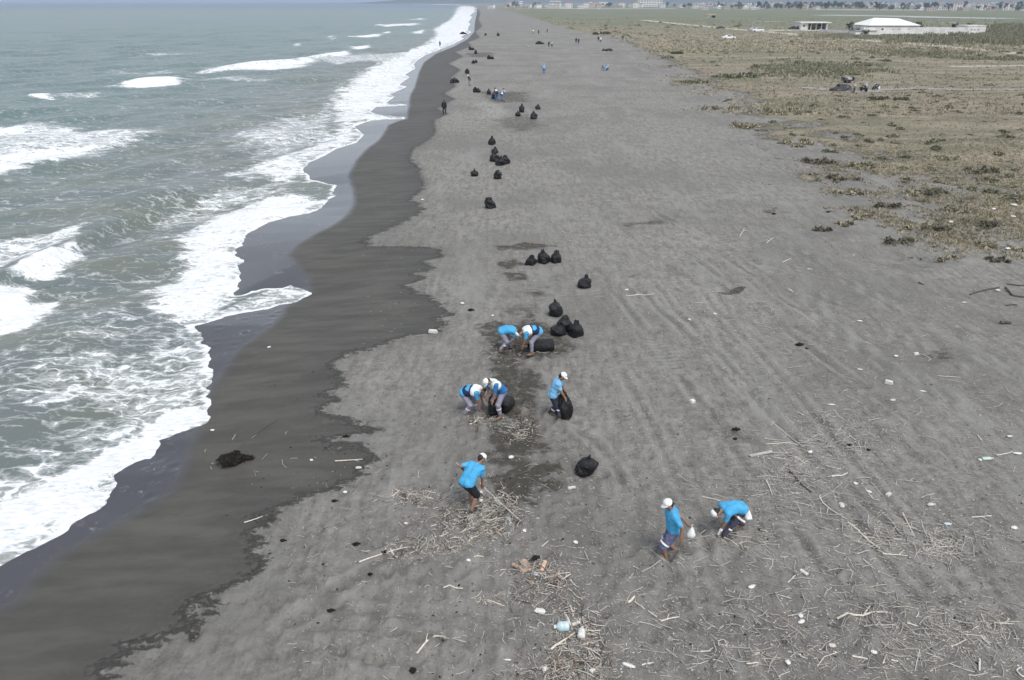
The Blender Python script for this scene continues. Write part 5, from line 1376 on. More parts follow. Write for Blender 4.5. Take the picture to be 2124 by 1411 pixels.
# fine litter: uncountable twigs, straw and chips
def scatter(spec, lo, hi, r0, r1, name, mats, lift=0.01, seed=5, chip=False, pile=0.0):
    rr = np.random.default_rng(seed); V, F, mi = [], [], []
    for (px, py, sx, sy, n, ang) in spec:
        if sx < 0: PX = rr.uniform(px + sx, px - sx, n); PY = rr.uniform(py + sy, py - sy, n)
        else: PX = rr.normal(px, sx, n); PY = rr.normal(py, sy, n)
        P = at(PX, PY)
        for k in range(n):
            p = P[k]; L = lo + (hi - lo) * rr.random() ** 2.6; a = rr.normal(ang, 0.7) if ang is not None else rr.uniform(0, 6.28)
            g = math.exp(-(((PX[k] - px) / max(abs(sx), 1)) ** 2 + ((PY[k] - py) / max(abs(sy), 1)) ** 2) * 0.5)
            up = pile * g * rr.uniform(0, 1); r = rr.uniform(r0, r1); tl = rr.normal(0, 0.12 + pile * 1.2 * g)
            d = np.array([math.cos(a) * math.cos(tl), math.sin(a) * math.cos(tl), math.sin(tl)]); s = np.array([-math.sin(a), math.cos(a), 0]); u = np.cross(d, s)
            c = p + np.array([0, 0, lift + r * 0.6 + up + abs(math.sin(tl)) * L * 0.4])
            b = len(V)
            if chip:
                w = L * rr.uniform(0.35, 0.8); h_ = L * rr.uniform(0.2, 0.5)
                V += [c + d * L / 2, c - d * L / 2, c + s * w / 2, c - s * w / 2, c + u * h_ / 2, c - u * h_ / 2]
                F += [(b + i, b + j, b + k2) for i, j, k2 in ((0, 2, 4), (2, 1, 4), (1, 3, 4), (3, 0, 4), (2, 0, 5), (1, 2, 5), (3, 1, 5), (0, 3, 5))]; mi += [int(rr.integers(0, len(mats)))] * 8
            else:
                m_ = s * L * rr.normal(0, 0.08); v0, v1, v2 = c - d * L / 2, c + m_, c + d * L / 2
                for q in (v0, v1, v2):
                    V += [q + s * r, q - s * r * 0.5 + u * r * 0.87, q - s * r * 0.5 - u * r * 0.87]
                for q in (0, 3):
                    F += [(b + q + i, b + q + (i + 1) % 3, b + q + 3 + (i + 1) % 3) for i in range(3)] + [(b + q + i, b + q + 3 + (i + 1) % 3, b + q + 3 + i) for i in range(3)]
                mi += [int(rr.integers(0, len(mats)))] * 12
    o = link_mesh(name, mesh_from(name, np.array(V), np.array(F), mats, False, mi))
    return tag(o, kind='stuff')
BIG = [(985,1070,42,20,420,None), (1000,1100,40,16,260,None), (940,1090,45,16,150,None), (1020,1045,25,14,260,None), (1040,1065,18,14,120,None), (860,1032,22,10,210,None), (890,1130,40,10,120,None), (820,1150,25,8,45,None), (930,1140,40,8,70,None),
       (1075,885,18,12,190,None), (1003,870,16,7,110,None), (985,878,12,6,40,None), (1065,725,30,12,110,None), (1085,905,14,8,60,None),
       (1120,1185,30,14,210,None), (1130,1225,32,16,170,None), (1195,1320,30,24,300,None), (1185,1275,15,14,70,None), (1190,1375,45,22,330,None), (1160,1400,50,10,120,None), (1240,1350,20,15,60,None), (1020,1245,25,7,60,None)]
SPREAD = [(1660,975,50,35,260,None), (1640,1000,40,20,80,None), (1700,1040,60,30,110,-0.6), (1800,1090,55,26,190,-0.5), (1850,1110,45,20,150,None), (1945,1135,30,14,170,None), (1990,1120,30,20,60,None), (1520,1120,40,12,55,None), (1570,1060,60,30,70,-0.6),
          (1780,1260,120,40,120,-0.2), (1820,1290,80,25,110,None), (1960,1300,60,30,130,-0.5), (2040,1320,40,25,90,None), (1850,1370,120,25,110,None), (1650,1330,90,40,80,None), (1730,900,60,30,130,None), (1800,960,80,50,90,-0.7), (1480,520,60,20,60,None), (1560,650,120,40,120,None), (1640,720,80,40,120,-0.7), (1730,900,80,40,60,None),
          (1700,1190,60,20,60,None), (1400,1280,120,60,70,None), (1900,800,-230,-150,140,-0.6), (1750,1200,-370,-210,330,-0.5), (1350,1250,-250,-160,120,None), (1000,1150,-300,-200,90,None), (1600,800,-500,-200,160,-0.6), (1300,560,-250,-110,70,None), (1650,560,-350,-120,90,None), (560,950,-150,-60,16,None)]
BIG = [(a, b, c * 1.12, d * 1.12, int(e * .8), f) for a, b, c, d, e, f in BIG]
scatter(BIG, 0.03, 0.42, 0.004, 0.012, 'driftwood_litter_heaps', [M_WOOD, M_WOOD, M_WOODG, M_WOODG, M_WOODR, M_WOODD], 0.005, 5, pile=0.06)
scatter(SPREAD, 0.05, 0.70, 0.005, 0.011, 'driftwood_twig_litter', [M_WOOD, M_WOODG, M_WOODG, M_CHIP], 0.004, 6)
SPREAD += [(1650,1000,-474,-400,2600,None), (1300,900,-300,-400,900,None), (1500,560,-350,-120,500,None)]
CH = [(a, b, c, d, int(e * 1.3), None) for a, b, c, d, e, f in BIG] + [(a, b, c, d, int(e * 0.8), None) for a, b, c, d, e, f in SPREAD]
scatter(CH, 0.015, 0.085, 0, 0, 'pale_chip_litter', [M_CHIP, M_FOAM, M_WOODG, M_WOODD, M_WOODR, M_CHIP], 0.0, 8, chip=True, pile=0.03)
scatter([(1600,1150,-524,-261,2600,-0.5), (1700,800,-424,-260,2300,-0.6), (1300,1150,-400,-261,600,None), (1200,600,-450,-180,1000,-0.3), (1000,1200,-400,-211,900,None), (1500,450,-400,-120,1400,None), (1740,900,60,28,500,None), (1950,1130,120,60,600,None), (1990,1330,100,50,700,None), (1600,1330,120,40,500,None), (1700,720,90,50,350,None), (1520,590,90,40,350,None), (1470,495,40,14,160,None)], 0.03, 0.22, 0.003, 0.0075, 'straw_litter', [M_CHIP, M_WOOD, M_WOODG], 0.003, 9)
scatter([(1500,1100,-624,-311,800,None), (1300,700,-500,-200,500,None), (800,1050,-300,-320,350,None), (1500,450,-450,-120,250,None), (600,800,-200,-350,120,None), (880,520,60,60,130,None), (830,560,70,70,110,None), (890,430,50,40,80,None), (690,960,60,50,90,None)], 0.03, 0.11, 0, 0, 'dark_weed_litter', [M_WEED, M_WOODD], 0.0, 10, chip=True)

# ------------------------------------------------------------------ plants
M_GRASS = simple('dune_grass', (0.23, 0.22, 0.14), (0.32, 0.29, 0.20), 0.9, 1.5)
M_GRASST = simple('dry_grass', (0.46, 0.40, 0.29), (0.36, 0.31, 0.23), 0.9, 1.5)
M_SHRUB = simple('low_shrub_leaf', (0.10, 0.098, 0.062), (0.165, 0.152, 0.105), 0.9, 3)
M_SHRUBG = simple('green_shrub_leaf', (0.095, 0.115, 0.055), (0.07, 0.085, 0.045), 0.9, 3)
M_TREE = simple('tree_leaf', (0.045, 0.065, 0.04), (0.075, 0.09, 0.05), 0.9, 0.6)
M_REED = simple('reed_leaf', (0.15, 0.16, 0.10), (0.23, 0.225, 0.155), 0.9, 0.5)
M_BARK = simple('bark', (0.14, 0.11, 0.08), None, 0.9, 8)
def tuft_mesh(seed, rx, ry, h, n, mats, leaf=0.10, mound=True):
    rr = random.Random(seed); m = MB()
    if mound:
        V = []; nn = 12
        for f, z in ((1.25, -0.12), (1.0, 0.10), (0.65, 0.26), (0.15, 0.34)):
            for k in range(nn):
                t = 2 * math.pi * k / nn; q = f * (1 + rr.uniform(-0.25, 0.25)); V.append((rx * q * math.cos(t), ry * q * math.sin(t), h * z))
        m.add(V, [(i * nn + k, i * nn + (k + 1) % nn, (i + 1) * nn + (k + 1) % nn, (i + 1) * nn + k) for i in range(3) for k in range(nn)], 0)
    cs = [(rr.uniform(-.85, .85) * rx, rr.uniform(-.85, .85) * ry, rr.uniform(.18, .45)) for _ in range(7)] if not mound else [(0, 0, 1.0)]
    for k in range(n):
        t = rr.uniform(0, 6.28); u = math.sqrt(rr.random()) if mound else min(abs(rr.gauss(0, .6)), 1.4); c0 = rr.choice(cs)
        x, y_ = c0[0] + rx * c0[2] * u * math.cos(t), c0[1] + ry * c0[2] * u * math.sin(t)
        z = h * (0.35 * (1 - u * u) + rr.uniform(-0.05, 0.55 * (1 - 0.6 * u)))
        a, b = rr.uniform(0, 6.28), rr.uniform(-0.5, 1.3); L = leaf * rr.uniform(0.6, 1.5)
        d = Vector((math.cos(a) * math.cos(b), math.sin(a) * math.cos(b), math.sin(b))); s = d.cross(Vector((rr.uniform(-1, 1), rr.uniform(-1, 1), 1))).normalized() * L * 0.28
        p = Vector((x, y_, max(z, 0.0)))
        m.add([p - s * 0.6, p + d * L * 0.5 - s, p + d * L, p + d * L * 0.5 + s, p + s * 0.6], [(0, 1, 2, 3, 4)], rr.choice(range(len(mats))))
    return m
SHG = 'low dune plants in the sand'
NEARP = [(1760,400,34,12,'g','olive dune plant patch nearest the caption area edge'), (1838,428,30,13,'d','dark brown dune bush at the top of the bare slope'), (1790,452,28,9,'g','thin olive plant below the dark brown bush'),
 (1905,470,30,11,'t','straw tipped plant cluster above the hollow'), (1950,477,20,9,'d','dark plant right next to the straw tipped cluster'), (1850,497,34,8,'d','flat dark plant strip on the rim of the hollow'),
 (1962,541,26,13,'t','brown tufted plant alone below the hollow'), (2080,515,42,14,'g','broad olive plant bank near the picture edge'), (2070,543,22,8,'d','small dark plant under the broad olive bank'),
 (2000,438,36,12,'g','olive plant mat along the grassy dune edge'), (1900,400,36,13,'g','olive plant mat higher on the dune edge'), (1940,402,26,12,'d','dark plant beside the upright white scrap'),
 (2060,470,30,9,'d','dark plant strip on the sand lip'), (1710,480,16,7,'d','faint dark plant at the seaward end of the dune plants'), (1755,467,16,6,'g','tiny olive plant seaward of the bush'),
 (2034,357,30,14,'d','black bush on the dune behind the plant mats'), (1440,172,22,9,'G','rounded green bush on the near dune ridge'), (1525,160,38,10,'G','long green bush on the near dune ridge'),
 (1548,158,16,9,'d','dark bush at the end of the long green one'), (1800,210,0,0,'x',''), (1823,206,20,6,'d','dark low bush below the motorbikes'), (1868,207,12,4,'d','smaller low bush beside the dark one'),
 (1640,300,40,10,'g','olive plants where the sand meets the dune'), (1560,262,38,10,'g','olive plants lower on the near ridge'), (1490,225,34,10,'g','olive plants at the foot of the green bushes'),
 (1690,335,34,9,'d','dark plants on the grey dune flank'), (1800,345,36,9,'g','olive plants mid way on the dune flank'), (1750,372,30,8,'d','dark plants above the first olive patch'),
 (1620,230,40,9,'g','plants along the crest of the near dune'), (1585,140,22,6,'d','dark plant behind the long green bush'), (1890,640,0,0,'x',''), (1970,330,30,8,'g','olive plant on the tan dune top'),
 (1402,112,10,4,'d','dark tuft where meadow meets sand'), (1386,121,12,5,'g','olive tuft where meadow meets sand'), (1260,106,8,3,'d','lone dark tuft near white-topped figure'),(1236,72,6,3,'d','small dark tuft by the dune tip'),(1255,71,9,4,'d','darker tuft beside the small one at dune tip')]
for i, (px, py, wx, wy, kd, lab) in enumerate(NEARP):
    if kd == 'x': continue
    c = V3(px, py); dd = math.hypot(c.y, CAM_H); rx = wx * 1.15 * dd / FPX; 
    ry = max(rx * 0.7, wy * dd / FPX * 1.6); hh = min(max(0.18, wy * dd / FPX * 0.55), 0.9)
    mats = {'g': [M_SHRUB, M_GRASS, M_GRASST], 'd': [M_SHRUB, M_SHRUB, M_WOODD], 't': [M_SHRUB, M_GRASST, M_GRASS], 'G': [M_SHRUBG, M_SHRUBG, M_GRASS]}[kd]
    root = empty('dune_plant', c - Vector((0, 0, 0.03)))
    tuft_mesh(100 + i, rx, ry, hh, int(min(700, 330 + 110 * rx)), mats, 0.055 + 0.0019 * dd, mound=kd == 'G').build('foliage', mats, root)
    m = MB()
    for k in range(5): m.tube([(rx * random.uniform(-.5, .5), ry * random.uniform(-.5, .5), -0.02), (rx * random.uniform(-.6, .6), ry * random.uniform(-.6, .6), hh * 0.4)], [0.02, 0.01], 5)
    m.build('stems', M_BARK, root); tag(root, lab, 'plant', SHG)
# scattered meadow bushes
BUSH = [tuft_mesh(300 + s, 1.0, 0.8, 0.7, 150, [M_SHRUB, M_SHRUB, M_GRASS], 0.34).mesh('bush', [M_SHRUB, M_SHRUB, M_GRASS]) for s in range(3)] + [tuft_mesh(320 + s, 1.0, 0.8, 0.8, 150, [M_SHRUBG, M_SHRUB, M_GRASS], 0.34).mesh('bush', [M_SHRUBG, M_SHRUB, M_GRASS]) for s in range(2)]
BSTEM = MB()
for k in range(5): BSTEM.tube([(random.uniform(-.3, .3), random.uniform(-.3, .3), -0.05), (random.uniform(-.6, .6), random.uniform(-.6, .6), 0.35)], [0.03, 0.015], 5)
BSTEM = BSTEM.mesh('bush_stems', M_BARK)
rb = random.Random(21); nb = 0
ZN = ['where the meadow meets the open sand', 'around the white car', 'along the pale dirt track', 'before the motorbikes', 'beyond the grey track', 'on the near dune ridge', 'on the tan dune by the picture edge', 'at the tip of the dune belt', 'on the far end of the dune belt', 'low on the seaward dune flank', 'at the edge of the green fields']
zones = [((1330,110),(1500,140),26,.5), ((1500,85),(1760,125),26,.7), ((1760,96),(2124,128),46,.9), ((1560,128),(1800,160),40,.8), ((1800,150),(2124,240),34,.5), ((1500,195),(1900,300),44,.5), ((1900,240),(2124,420),34,.5), ((1220,60),(1420,78),30,.9), ((1100,36),(1300,60),26,1.2), ((1640,290),(1900,380),30,.45), ((1300,45),(1560,58),16,1.5)]
for zn, ((x0, y0), (x1, y1), n, s) in zip(ZN, zones):
    for k in range(n):
        px, py = rb.uniform(x0, x1), rb.uniform(y0, y1)
        P = to_plane(px, py)
        if sdist(P_VEG, np.array([P[0]]), np.array([P[1]]))[0] > -0.5: continue
        v = rb.randrange(5); o = link_mesh('meadow_bush', BUSH[v], None, V3(px, py) - Vector((0, 0, 0.03)), rb.uniform(0, 6.28))
        q = s * rb.uniform(0.4, 1.15); o.scale = (q * rb.uniform(0.8, 1.7), q, q * rb.uniform(0.5, 0.9))
        link_mesh('stems', BSTEM, o)
        tag(o, ('low olive brown bush ' if v < 3 else 'low green bush ') + zn, 'bush', 'low bushes scattered over the meadow'); nb += 1
# grass as stuff: blades in clumps over the dune and meadow
def grass(spec, name, mats, seed):
    rr = np.random.default_rng(seed); V, F, mi = [], [], []
    for (x0, y0, x1, y1, n, hgt, wid, thr) in spec:
        PX = rr.uniform(x0, x1, n); PY = rr.uniform(y0, y1, n); P = at(PX, PY)
        dv = sdist(P_VEG, P[:, 0], P[:, 1]); pn = fbm(P[:, 0] / 2.6, P[:, 1] / 2.6, 71) * 0.6 + fbm(P[:, 0] / 9, P[:, 1] / 9, 73) * 0.7 - 0.65
        ok = (dv < rr.exponential(1.6, n)) & (np.clip(-dv / 26, 0, 0.6) + pn * 1.9 > thr)
        for p in P[ok]:
            m_ = int(rr.integers(0, len(mats)))
            for q in range(5):
                a = rr.uniform(0, 6.28); L = hgt * rr.uniform(0.5, 1.3); o = p + np.array([rr.normal(0, wid * 1.6), rr.normal(0, wid * 1.6), -0.02])
                s = np.array([math.cos(a), math.sin(a), 0]) * wid; t_ = np.array([rr.normal(0, 0.5) * L, rr.normal(0, 0.5) * L, L])
                b = len(V); V += [o - s, o + s, o + t_]; F.append((b, b + 1, b + 2)); mi.append(m_)
    return tag(link_mesh(name, mesh_from(name, np.array(V), np.array(F), mats, False, mi)), kind='stuff')
grass([(1400,180,2124,560,9000,0.16,0.03,0.12), (1300,90,2124,240,5000,0.24,0.08,-0.1), (1700,300,2124,540,7000,0.15,0.028,-0.05)], 'dune_grass', [M_GRASS, M_GRASST, M_GRASST, M_SHRUB], 31)
grass([(1100,38,2124,110,6500,0.45,0.22,-0.2)], 'meadow_grass', [M_GRASS, M_GRASS, M_GRASST], 32)
# reed bank by the white compound
rr = np.random.default_rng(44); V, F, mi = [], [], []
for (x0, y0, x1, y1, n, hgt) in [(1880,78,2130,90,1300,1.8), (1960,62,2130,76,700,1.9), (1700,72,1890,80,500,0.9), (1790,104,1990,118,160,0.7), (1960,118,2130,124,110,0.7), (2060,52,2130,64,300,2.2), (1600,130,1780,158,420,0.7)]:
    PX = np.clip(rr.normal((x0 + x1) / 2, (x1 - x0) * .32, n), x0 - 40, 2180); PY = rr.normal((y0 + y1) / 2, (y1 - y0) * .26, n) + (PX - x0) / (x1 - x0) * 2
    for p in at(PX, PY):
        g = 0.5 + 0.8 * fbm(np.array([p[0] / 6]), np.array([p[1] / 6]), 7)[0]
        for q in range(12):
            a = rr.uniform(0, 6.28); L = hgt * g * rr.uniform(0.3, 0.95); o = p + np.array([rr.normal(0, .6), rr.normal(0, .9), 0])
            s = np.array([math.cos(a), math.sin(a), 0]) * rr.uniform(.06, .16); t_ = np.array([rr.normal(0, .25) * L, rr.normal(0, .25) * L, L])
            b = len(V); V += [o - s, o + s, o + t_ + s * 1.2, o + t_ - s]; F.append((b, b + 1, b + 2, b + 3)); mi.append(int(rr.integers(0, 3)))
tag(link_mesh('reeds', mesh_from('reeds', np.array(V), np.array(F), [M_REED, M_REED, M_GRASS], False, mi)), kind='stuff')

# ------------------------------------------------------------------ tracks, fields, pools
M_TRACK = simple('pale_dirt_track', (0.46, 0.43, 0.37), (0.36, 0.34, 0.30), 0.95, 0.8)
M_TRACKG = simple('grey_sand_track', (0.33, 0.32, 0.31), (0.26, 0.255, 0.25), 0.95, 0.8)
M_YARD = simple('white_yard_gravel', (0.62, 0.60, 0.55), (0.52, 0.50, 0.46), 0.95, 0.6)
M_POOL = simple('pale_mudflat', (0.42, 0.45, 0.45), (0.34, 0.38, 0.37), 0.6, 0.1)
def ribbon(name, pts, width, mat, lift=0.03):
    p = np.array(pts, float); q = []
    for a, b in zip(p[:-1], p[1:]):
        n = max(2, int(abs(b - a).max() / 8))
        q += [a + (b - a) * k / n for k in range(n)]
    q.append(p[-1]); q = np.array(q); W = at(q[:, 0], q[:, 1]); 
    for _ in range(2): W[1:-1] = (W[:-2] + 2 * W[1:-1] + W[2:]) / 4
    V, F = [], []
    for i in range(len(W)):
        d = W[min(i + 1, len(W) - 1)] - W[max(i - 1, 0)]; s = np.array([-d[1], d[0], 0]); s = s / (np.linalg.norm(s) + 1e-9)
        w = width * (0.85 + 0.3 * random.random()) / 2
        for e in (-1, -0.33, 0.33, 1):
            v = W[i] + s * w * e; v[2] = float(ground_z(v[0], v[1])) + lift; V.append(v)
    for i in range(len(W) - 1):
        for k in range(3): F.append((i * 4 + k, i * 4 + k + 1, i * 4 + 5 + k, i * 4 + 4 + k))
    return tag(link_mesh(name, mesh_from(name, V, F, mat)), kind='structure')
ribbon('track', [(1334,42),(1380,47),(1440,53),(1500,59),(1560,64),(1610,68),(1700,76),(1760,81),(1850,88),(1920,93),(1990,101),(2060,107),(2140,113)], 7.5, M_TRACK, 0.05)
ribbon('track', [(1590,63.5),(1650,63),(1700,64),(1772,67)], 9.0, M_YARD, 0.07)
ribbon('track', [(1970,139),(2040,138),(2140,137)], 3.0, M_TRACK, 0.06)
ribbon('track', [(1775,190),(1815,187),(1880,185),(2000,186),(2140,186)], 1.6, M_TRACKG, 0.06)
ribbon('track', [(1660,182),(1720,186),(1775,191),(1830,189)], 2.2, M_TRACKG, 0.05)
ribbon('mudflat', [(1700,31.5),(1860,34),(1950,36.5),(2040,38),(2095,39)], 40, M_POOL, 0.1)
ribbon('field_path', [(1555,44),(1625,46)], 8, M_TRACK, 0.12)
ribbon('shore_road', [(1120,17.5),(1250,18.5),(1400,18.5)], 60, M_YARD, 0.2)
ribbon('field_road', [(1690,20.5),(1800,21),(1915,21.5)], 70, M_YARD, 0.2)

# ------------------------------------------------------------------ buildings
M_WALLW = simple('white_painted_wall', (0.80, 0.80, 0.78), (0.62, 0.61, 0.58), 0.85, 0.35)
M_WALLC = simple('cream_wall', (0.62, 0.56, 0.47), (0.54, 0.49, 0.41), 0.85, 0.3)
M_WALLP = simple('pinkish_wall', (0.56, 0.46, 0.40), (0.5, 0.42, 0.36), 0.85, 0.3)
M_ROOFR = simple('red_tile_roof', (0.30, 0.19, 0.15), (0.24, 0.16, 0.13), 0.9, 0.8)
M_ROOFG = simple('grey_roof', (0.34, 0.34, 0.35), (0.27, 0.27, 0.28), 0.9, 0.8)
M_MEMB = simple('white_membrane_roof', (0.82, 0.82, 0.80), (0.76, 0.76, 0.75), 0.7, 0.3)
M_DARK = simple('dark_opening', (0.03, 0.03, 0.032), None, 0.6)
M_TANH = simple('thatch', (0.36, 0.29, 0.21), (0.25, 0.2, 0.15), 0.95, 2)
def scale_at(px, py):
    c = V3(px, py); return c, math.hypot(c.y, CAM_H - c.z) / FPX     # metres for a photo pixel there
def wallbox(name, c, s, mat, parent):
    m = MB(); m.box(c, s); return m.build(name, mat, parent)
# white compound: membrane roofed hall
c, s = scale_at(1852, 73); W = 96 * s; Hw = 17 * s; Dp = 17.0; Rh = 13 * s
hall = empty('hall', c + Vector((0, Dp / 2, 0)))
tag(hall, 'white hall with pitched membrane roof in the walled compound', 'hall')
wallbox('wall', (0, 0, Hw / 2), (W, Dp, Hw), M_WALLW, hall)
m = MB(); m.add([(-W / 2 - .5, -Dp / 2 - .5, Hw + .02), (W / 2 + .5, -Dp / 2 - .5, Hw + .02), (W / 2 + .5, Dp / 2 + .5, Hw + .02), (-W / 2 - .5, Dp / 2 + .5, Hw + .02), (-W / 2 + 5.0, 0, Hw + Rh), (W / 2 - 5.2, 0, Hw + Rh * 0.9)],
               [(0, 1, 5, 4), (1, 2, 5), (2, 3, 4, 5), (3, 0, 4), (3, 2, 1, 0)]); m.build('roof', M_MEMB, hall)
for dx, ww in ((-22, 4.5), (-2, 2.2), (10, 2.2), (29, 2.2), (45, 2.2)):
    wf = wallbox('window', (dx * s, -Dp / 2 - .03, Hw * 0.62), (ww * s, .1, ww * s * 0.9), M_WALLC, hall)
    wallbox('pane', (dx * s, -Dp / 2 - .09, Hw * 0.62), (ww * s * .7, .06, ww * s * 0.6), M_DARK, wf)
wallbox('eaves_band', (0, -Dp / 2 - .06, Hw - .25), (W, .12, .3), M_ROOFG, hall)
c, s = scale_at(1795, 75); ax = empty('annex', c + Vector((0, 3, 0))); tag(ax, 'low stepped white annex at the seaward corner of the hall', 'building')
wallbox('wall', (0, 0, 4.5 * s), (40 * s, 6, 9 * s), M_WALLW, ax); wallbox('upper_wall', (12 * s, 1.2, 11 * s), (24 * s, 3.5, 6 * s), M_WALLW, ax); wallbox('coping', (0, -.1, 9.2 * s), (40.5 * s, 6.2, .3), M_ROOFG, ax)
wf = wallbox('door', (-8 * s, -3.05, 3 * s), (3.5 * s, .1, 6 * s), M_ROOFG, ax); wallbox('door_handle', (-7 * s, -3.13, 3 * s), (.1, .08, .25), M_METAL, wf)
for (px_, py_, hpx_) in ((1735, 61, 17), (1925, 60, 15), (1952, 62, 14), (1560, 60, 12), (2050, 66, 16)):
    c, s = scale_at(px_, py_); pl = empty('utility_pole', c); tag(pl, 'thin utility pole ' + {1735: 'between the porch house and the hall', 1925: 'behind the middle of the long white wall', 1952: 'next to the open rooftop shed', 1560: 'beside the tall white car', 2050: 'beyond the white end block'}[px_], 'pole', 'utility poles of the meadow')
    m = MB(); m.tube([(0, 0, 0), (0, 0, hpx_ * s)], [.14, .1], 7); m.build('post', M_WOODG, pl); wallbox('crossarm', (0, 0, hpx_ * s * .9), (1.6, .12, .12), M_WOODG, pl)
def wall_run(pa, pb, hpx, label, seg=6):
    a, b = V3(*pa), V3(*pb); d = b - a; L = d.length; s = math.hypot(a.y, CAM_H) / FPX; h = hpx * s; rz = math.atan2(d.y, d.x)
    w = empty('compound_wall', a, rz); tag(w, label, 'wall'); n = seg
    for k in range(n): wallbox('wall_panel', (L * (k + .5) / n, 0, h / 2 * (1 + .02 * (k % 2))), (L / n - .04, .3, h * (1 + .02 * (k % 2))), M_WALLW, w)
    for k in range(n + 1): wallbox('pier', (L * k / n, 0, h * .52), (.45, .45, h * 1.04), M_WALLW, w)
wall_run((1901, 73), (2004, 74), 14, 'long white wall running inland from the hall')
wall_run((1772, 70), (1806, 73), 12, 'short white wall on the seaward end of the hall', 3)
wall_run((1700, 66), (1772, 70), 4.5, 'low white roadside wall leading to the compound', 5)
c, s = scale_at(2022, 74); e = empty('white_block', c + Vector((0, 4, 0))); tag(e, 'white flat roofed block ending the long compound wall', 'building')
wallbox('wall', (0, 0, 8.5 * s), (36 * s, 8, 17 * s), M_WALLW, e); wallbox('parapet', (0, 0, 17.6 * s), (37 * s, 8.3, 1.0 * s), M_WALLW, e)
for k in (-9, -3, 4): wf = wallbox('window', (k * s, -4.04, 10.5 * s), (2.0 * s, .1, 2.0 * s), M_ROOFG, e); wallbox('pane', (k * s, -4.1, 10.5 * s), (1.4 * s, .06, 1.4 * s), M_DARK, wf)
c, s = scale_at(1979, 66); e = empty('rooftop_shed', c + Vector((0, 3, 0))); tag(e, 'small open shed with dark awning rising over the compound wall', 'shed')
for k in (-7, 0, 7): wallbox('post', (k * s, 0, 7.5 * s), (.25, .25, 15 * s), M_WOODG, e)
wallbox('awning', (0, 0, 15.4 * s), (19 * s, 4, .25), M_ROOFG, e); wallbox('dark_door', (3 * s, -.3, 9 * s), (6 * s, .2, 8 * s), M_DARK, e)
c, s = scale_at(1995, 66); e = empty('water_tank', c + Vector((0, 5, 0))); tag(e, 'dark upright tank behind the compound wall', 'tank')
m = MB(); m.lathe([(1.5 * s, 9 * s), (1.8 * s, 10 * s), (1.8 * s, 15 * s), (1.2 * s, 16.5 * s), (.5 * s, 17 * s)], n=14); m.build('tank_body', M_CARD, e, smooth=True)
for k in (-1, 1): wallbox('leg', (k * s, 0, 4.5 * s), (.25, .25, 9 * s), M_METAL, e)
# roadside cafe with porch
c, s = scale_at(1688, 62); W = 52 * s; Hc = 12 * s
e = empty('porch_house', c + Vector((0, 4, 0))); tag(e, 'white flat roofed house with a dark open porch', 'house')
wallbox('wall', (-W / 2 + 7 * s, 0, Hc / 2), (14 * s, 8, Hc), M_WALLW, e); wallbox('rear_wall', (7 * s, 2.5, Hc / 2), (38 * s, 3, Hc), M_WALLC, e)
wallbox('roof', (1.5 * s, -.3, Hc + .2), (W + 7 * s, 9.6, .45), M_WALLW, e); wallbox('side_wall', (W / 2 - 1.5 * s, 0, Hc / 2), (3 * s, 8, Hc), M_WALLW, e)
for k in (-6, 4, 14): wallbox('post', (k * s, -3.8, Hc / 2), (.3, .3, Hc), M_WALLW, e)
wallbox('counter', (6 * s, -3.2, .6), (30 * s, .5, 1.2), M_DARK, e)
for k in (0, 17): wf = wallbox('window', (k * s, .95, Hc * .62), (6 * s, .1, 4 * s), M_ROOFG, e); wallbox('pane', (k * s, .88, Hc * .62), (5 * s, .06, 3 * s), M_DARK, wf)
wf = wallbox('window', (-W / 2 + 6 * s, -4.05, Hc * .6), (4 * s, .1, 4 * s), M_WALLC, e); wallbox('pane', (-W / 2 + 6 * s, -4.12, Hc * .6), (3 * s, .06, 3 * s), M_DARK, wf)
# tan hut far out in the meadow
c, s = scale_at(1475, 37); e = empty('hut', c + Vector((0, 3, 0))); tag(e, 'tan roofed hut standing alone in the green meadow', 'hut')
wallbox('wall', (-6 * s, 0, 2.2 * s), (6 * s, 5, 4.4 * s), M_WALLC, e); wallbox('side_wall', (6.5 * s, 1, 2.2 * s), (5 * s, 4, 4.4 * s), M_DARK, e)
m = MB(); m.box((0, 0, 5.4 * s), (20 * s, 7, 2.4 * s), taper=.72); m.build('roof', M_TANH, e)
# far long sheds and the pale block on the shore road
def far_block(px, py, wpx, hpx, dep, label, wall, roof, floors=2, cols=8, kind='building'):
    c, s = scale_at(px, py); W, Hb = wpx * s, hpx * s
    e = empty('apartment_block' if kind == 'building' else 'long_shed', c + Vector((0, dep / 2, 0))); tag(e, label, kind)
    wallbox('wall', (0, 0, Hb / 2), (W, dep, Hb), wall, e)
    m = MB(); m.box((0, 0, Hb + .5), (W * 1.03, dep * 1.03, 1.0), taper=0.96 if kind == 'building' else 0.8); m.build('roof', roof, e)
    for f in range(floors):
        for k in range(cols): wallbox('window', (W * ((k + .5) / cols - .5), -dep / 2 - .04, Hb * (f + .55) / floors), (W / cols * .55, .12, Hb / floors * .45), M_DARK, e)
far_block(1348, 14, 46, 11, 18, 'pale multi storey block beside the long shore road', M_WALLW, M_ROOFG, 3, 9)
far_block(1238, 13, 46, 6, 40, 'long white roofed shed of the far shore', M_WALLC, M_MEMB, 1, 6, 'shed')
far_block(1152, 9, 22, 5, 30, 'smaller white roofed shed of the far shore', M_WALLC, M_MEMB, 1, 4, 'shed')
far_block(1470, 12, 56, 5, 25, 'long pinkish walled shed at the edge of the green fields', M_WALLP, M_ROOFR, 1, 8, 'shed')
far_block(1080, 12, 8, 7, 12, 'lone white tower house at the end of the beach', M_WALLW, M_MEMB, 2, 2)

